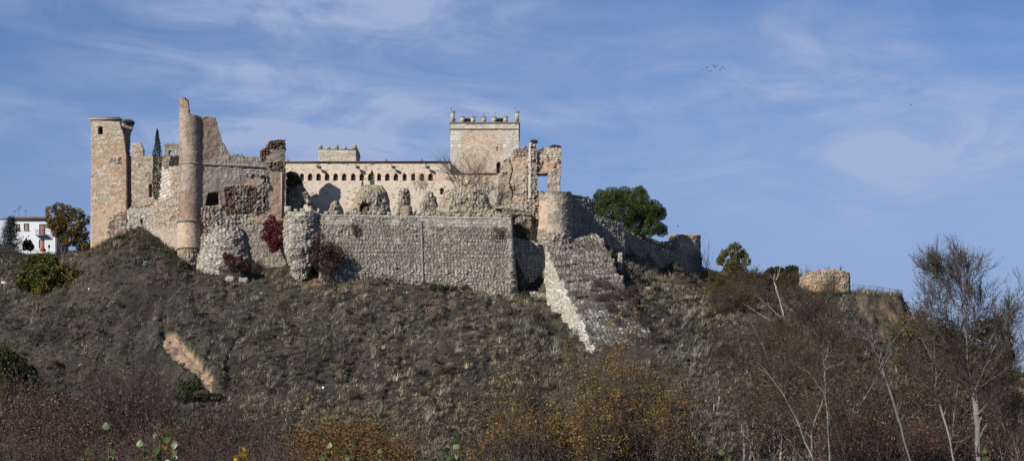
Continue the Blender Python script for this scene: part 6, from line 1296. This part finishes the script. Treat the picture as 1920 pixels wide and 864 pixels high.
for i,(px,py,lb) in enumerate([(908.8,215.2,'dark bird perched on the third merlon of the keep'),(928.6,215.2,'dark bird perched on the fourth merlon of the keep'),(966.5,205.5,'dark bird perched on the right corner pillar of the keep'),(847,205.7,'dark bird perched on the left corner pillar of the keep')]): bird(px,py,KPY+.35,.9,lb,None,730+i,True)

# ================================================================== light, sky, camera
SUN_AZ, SUN_EL = 45., 30.
az, el = math.radians(SUN_AZ), math.radians(SUN_EL)
tosun = Vector((-math.sin(az)*math.cos(el), -math.cos(az)*math.cos(el), math.sin(el)))
sl = bpy.data.lights.new('sun', 'SUN'); sl.energy = 5.0; sl.angle = math.radians(.5); sl.color = (1, .95, .87)
so = bpy.data.objects.new('sun', sl); COL.objects.link(so); so.rotation_euler = (-tosun).to_track_quat('-Z', 'Y').to_euler(); so.location = (-100, -100, 150)
wd = bpy.data.worlds.new('World'); sc.world = wd; wd.use_nodes = True; nt = wd.node_tree; N = nt.nodes; L = nt.links
bg = N['Background']; sky = N.new('ShaderNodeTexSky'); sky.sky_type = 'NISHITA'; sky.sun_disc = False; sky.sun_elevation = el; sky.sun_rotation = math.radians(180+SUN_AZ)
sky.air_density = 1.0; sky.dust_density = .3; sky.ozone_density = 2.0; sky.altitude = 400
bg.inputs['Strength'].default_value = .053
tc = N.new('ShaderNodeTexCoord')
def noise(scale, det, rough, sx, loc_, dist=0.):
    m = N.new('ShaderNodeMapping'); m.inputs['Scale'].default_value = sx; m.inputs['Location'].default_value = loc_; m.inputs['Rotation'].default_value = (0, math.radians(-12), 0)
    n = N.new('ShaderNodeTexNoise'); n.inputs['Scale'].default_value = scale; n.inputs['Detail'].default_value = det; n.inputs['Roughness'].default_value = rough; n.inputs['Distortion'].default_value = dist
    L.new(tc.outputs['Generated'], m.inputs[0]); L.new(m.outputs[0], n.inputs['Vector']); return n.outputs['Fac']
def mrange(v, a, b, c, d):
    m = N.new('ShaderNodeMapRange'); m.interpolation_type = 'SMOOTHSTEP'; L.new(v, m.inputs['Value'])
    for k, x in zip(('From Min','From Max','To Min','To Max'), (a,b,c,d)): m.inputs[k].default_value = x
    return m.outputs[0]
def mathn(op, a, b):
    m = N.new('ShaderNodeMath'); m.operation = op
    for i, v in enumerate((a, b)):
        if hasattr(v, 'links'): L.new(v, m.inputs[i])
        else: m.inputs[i].default_value = v
    return m.outputs[0]
sep = N.new('ShaderNodeSeparateXYZ'); L.new(tc.outputs['Generated'], sep.inputs[0])
ay = mathn('MAXIMUM', mathn('ABSOLUTE', sep.outputs[1], 0.), .05)
du = mathn('DIVIDE', sep.outputs[0], ay); dv = mathn('DIVIDE', sep.outputs[2], ay)
def blob(cu, cv, ru, rv, amt, rot=0.):
    a = mathn('SUBTRACT', du, cu); b = mathn('SUBTRACT', dv, cv)
    a2 = mathn('ADD', mathn('MULTIPLY', a, math.cos(rot)), mathn('MULTIPLY', b, math.sin(rot))); b2 = mathn('SUBTRACT', mathn('MULTIPLY', b, math.cos(rot)), mathn('MULTIPLY', a, math.sin(rot)))
    q = mathn('ADD', mathn('POWER', mathn('ABSOLUTE', mathn('DIVIDE', a2, ru), 0.), 2.), mathn('POWER', mathn('ABSOLUTE', mathn('DIVIDE', b2, rv), 0.), 2.))
    return mathn('MULTIPLY', mathn('POWER', 2.718, mathn('MULTIPLY', q, -1.)), amt)
bl = None
for args in [(-.20,.300,.13,.018,.75,-.12),(-.085,.296,.06,.022,.9,.0),(-.10,.220,.085,.024,1.,-.05),(-.27,.255,.09,.02,.45,.3),(-.32,.225,.05,.03,.5,0),(-.16,.23,.10,.05,.35,0),(.20,.24,.20,.05,.55,-.1),(.30,.20,.12,.03,.4,.1),(.10,.272,.08,.012,.35,.1)]:
    args = args[:2]+(args[2]*1.25,args[3]*1.25,args[4]*2.1)+args[5:]; b_ = blob(*args); bl = b_ if bl is None else mathn('ADD', bl, b_)
wide = mrange(noise(3.0, 6, .55, (1, 1, 2.6), (3.1, 1.2, .4), .8), .38, .66, .25, 1)
fine = mrange(noise(9., 10, .62, (1, 1, 3.2), (.3, 5.2, 2.4), 1.6), .34, .70, .35, 1)
far = mrange(noise(2.6, 6, .55, (1, 1, 2.2), (7.1, 2.2, .4), .8), .5, .74, 0, .22)
cl = mathn('MINIMUM', mathn('ADD', mathn('MULTIPLY', mathn('MULTIPLY', bl, wide), fine), far), .92)
mxn = N.new('ShaderNodeMix'); mxn.data_type = 'RGBA'
tint = N.new('ShaderNodeMix'); tint.data_type = 'RGBA'; tint.blend_type = 'MULTIPLY'; tint.inputs[0].default_value = 1.
L.new(sky.outputs[0], tint.inputs[6]); tint.inputs[7].default_value = (.78, 1.0, 1.36, 1)
hz = N.new('ShaderNodeMix'); hz.data_type = 'RGBA'; L.new(mrange(sep.outputs[2], .06, .25, .8, 0.), hz.inputs[0]); L.new(tint.outputs[2], hz.inputs[6]); hz.inputs[7].default_value = (4.0, 4.75, 7.3, 1)
L.new(cl, mxn.inputs[0]); L.new(hz.outputs[2], mxn.inputs[6]); mxn.inputs[7].default_value = (4.9, 6.0, 9.0, 1)
cap = N.new('ShaderNodeMix'); cap.data_type = 'RGBA'; cap.blend_type = 'DARKEN'; cap.inputs[0].default_value = 1.; cap.inputs[7].default_value = (5.1, 5.9, 9.2, 1)
L.new(mxn.outputs[2], cap.inputs[6]); L.new(cap.outputs[2], bg.inputs['Color'])

cam = bpy.data.cameras.new('camera'); cam.lens = 56.25; cam.sensor_width = 36; cam.sensor_fit = 'HORIZONTAL'; cam.shift_y = (HZ-432)/1920.
cam.clip_start = .1; cam.clip_end = 12000
co = bpy.data.objects.new('camera', cam); COL.objects.link(co); co.location = (0, 0, 0); co.rotation_euler = (math.radians(90), 0, 0)
sc.camera = co
sc.view_settings.view_transform = 'Standard'; sc.view_settings.look = 'None'; sc.view_settings.exposure = .5; sc.view_settings.gamma = 1
sc.cycles.max_bounces = 5
print('verts', sum(len(m.vertices) for m in bpy.data.meshes))
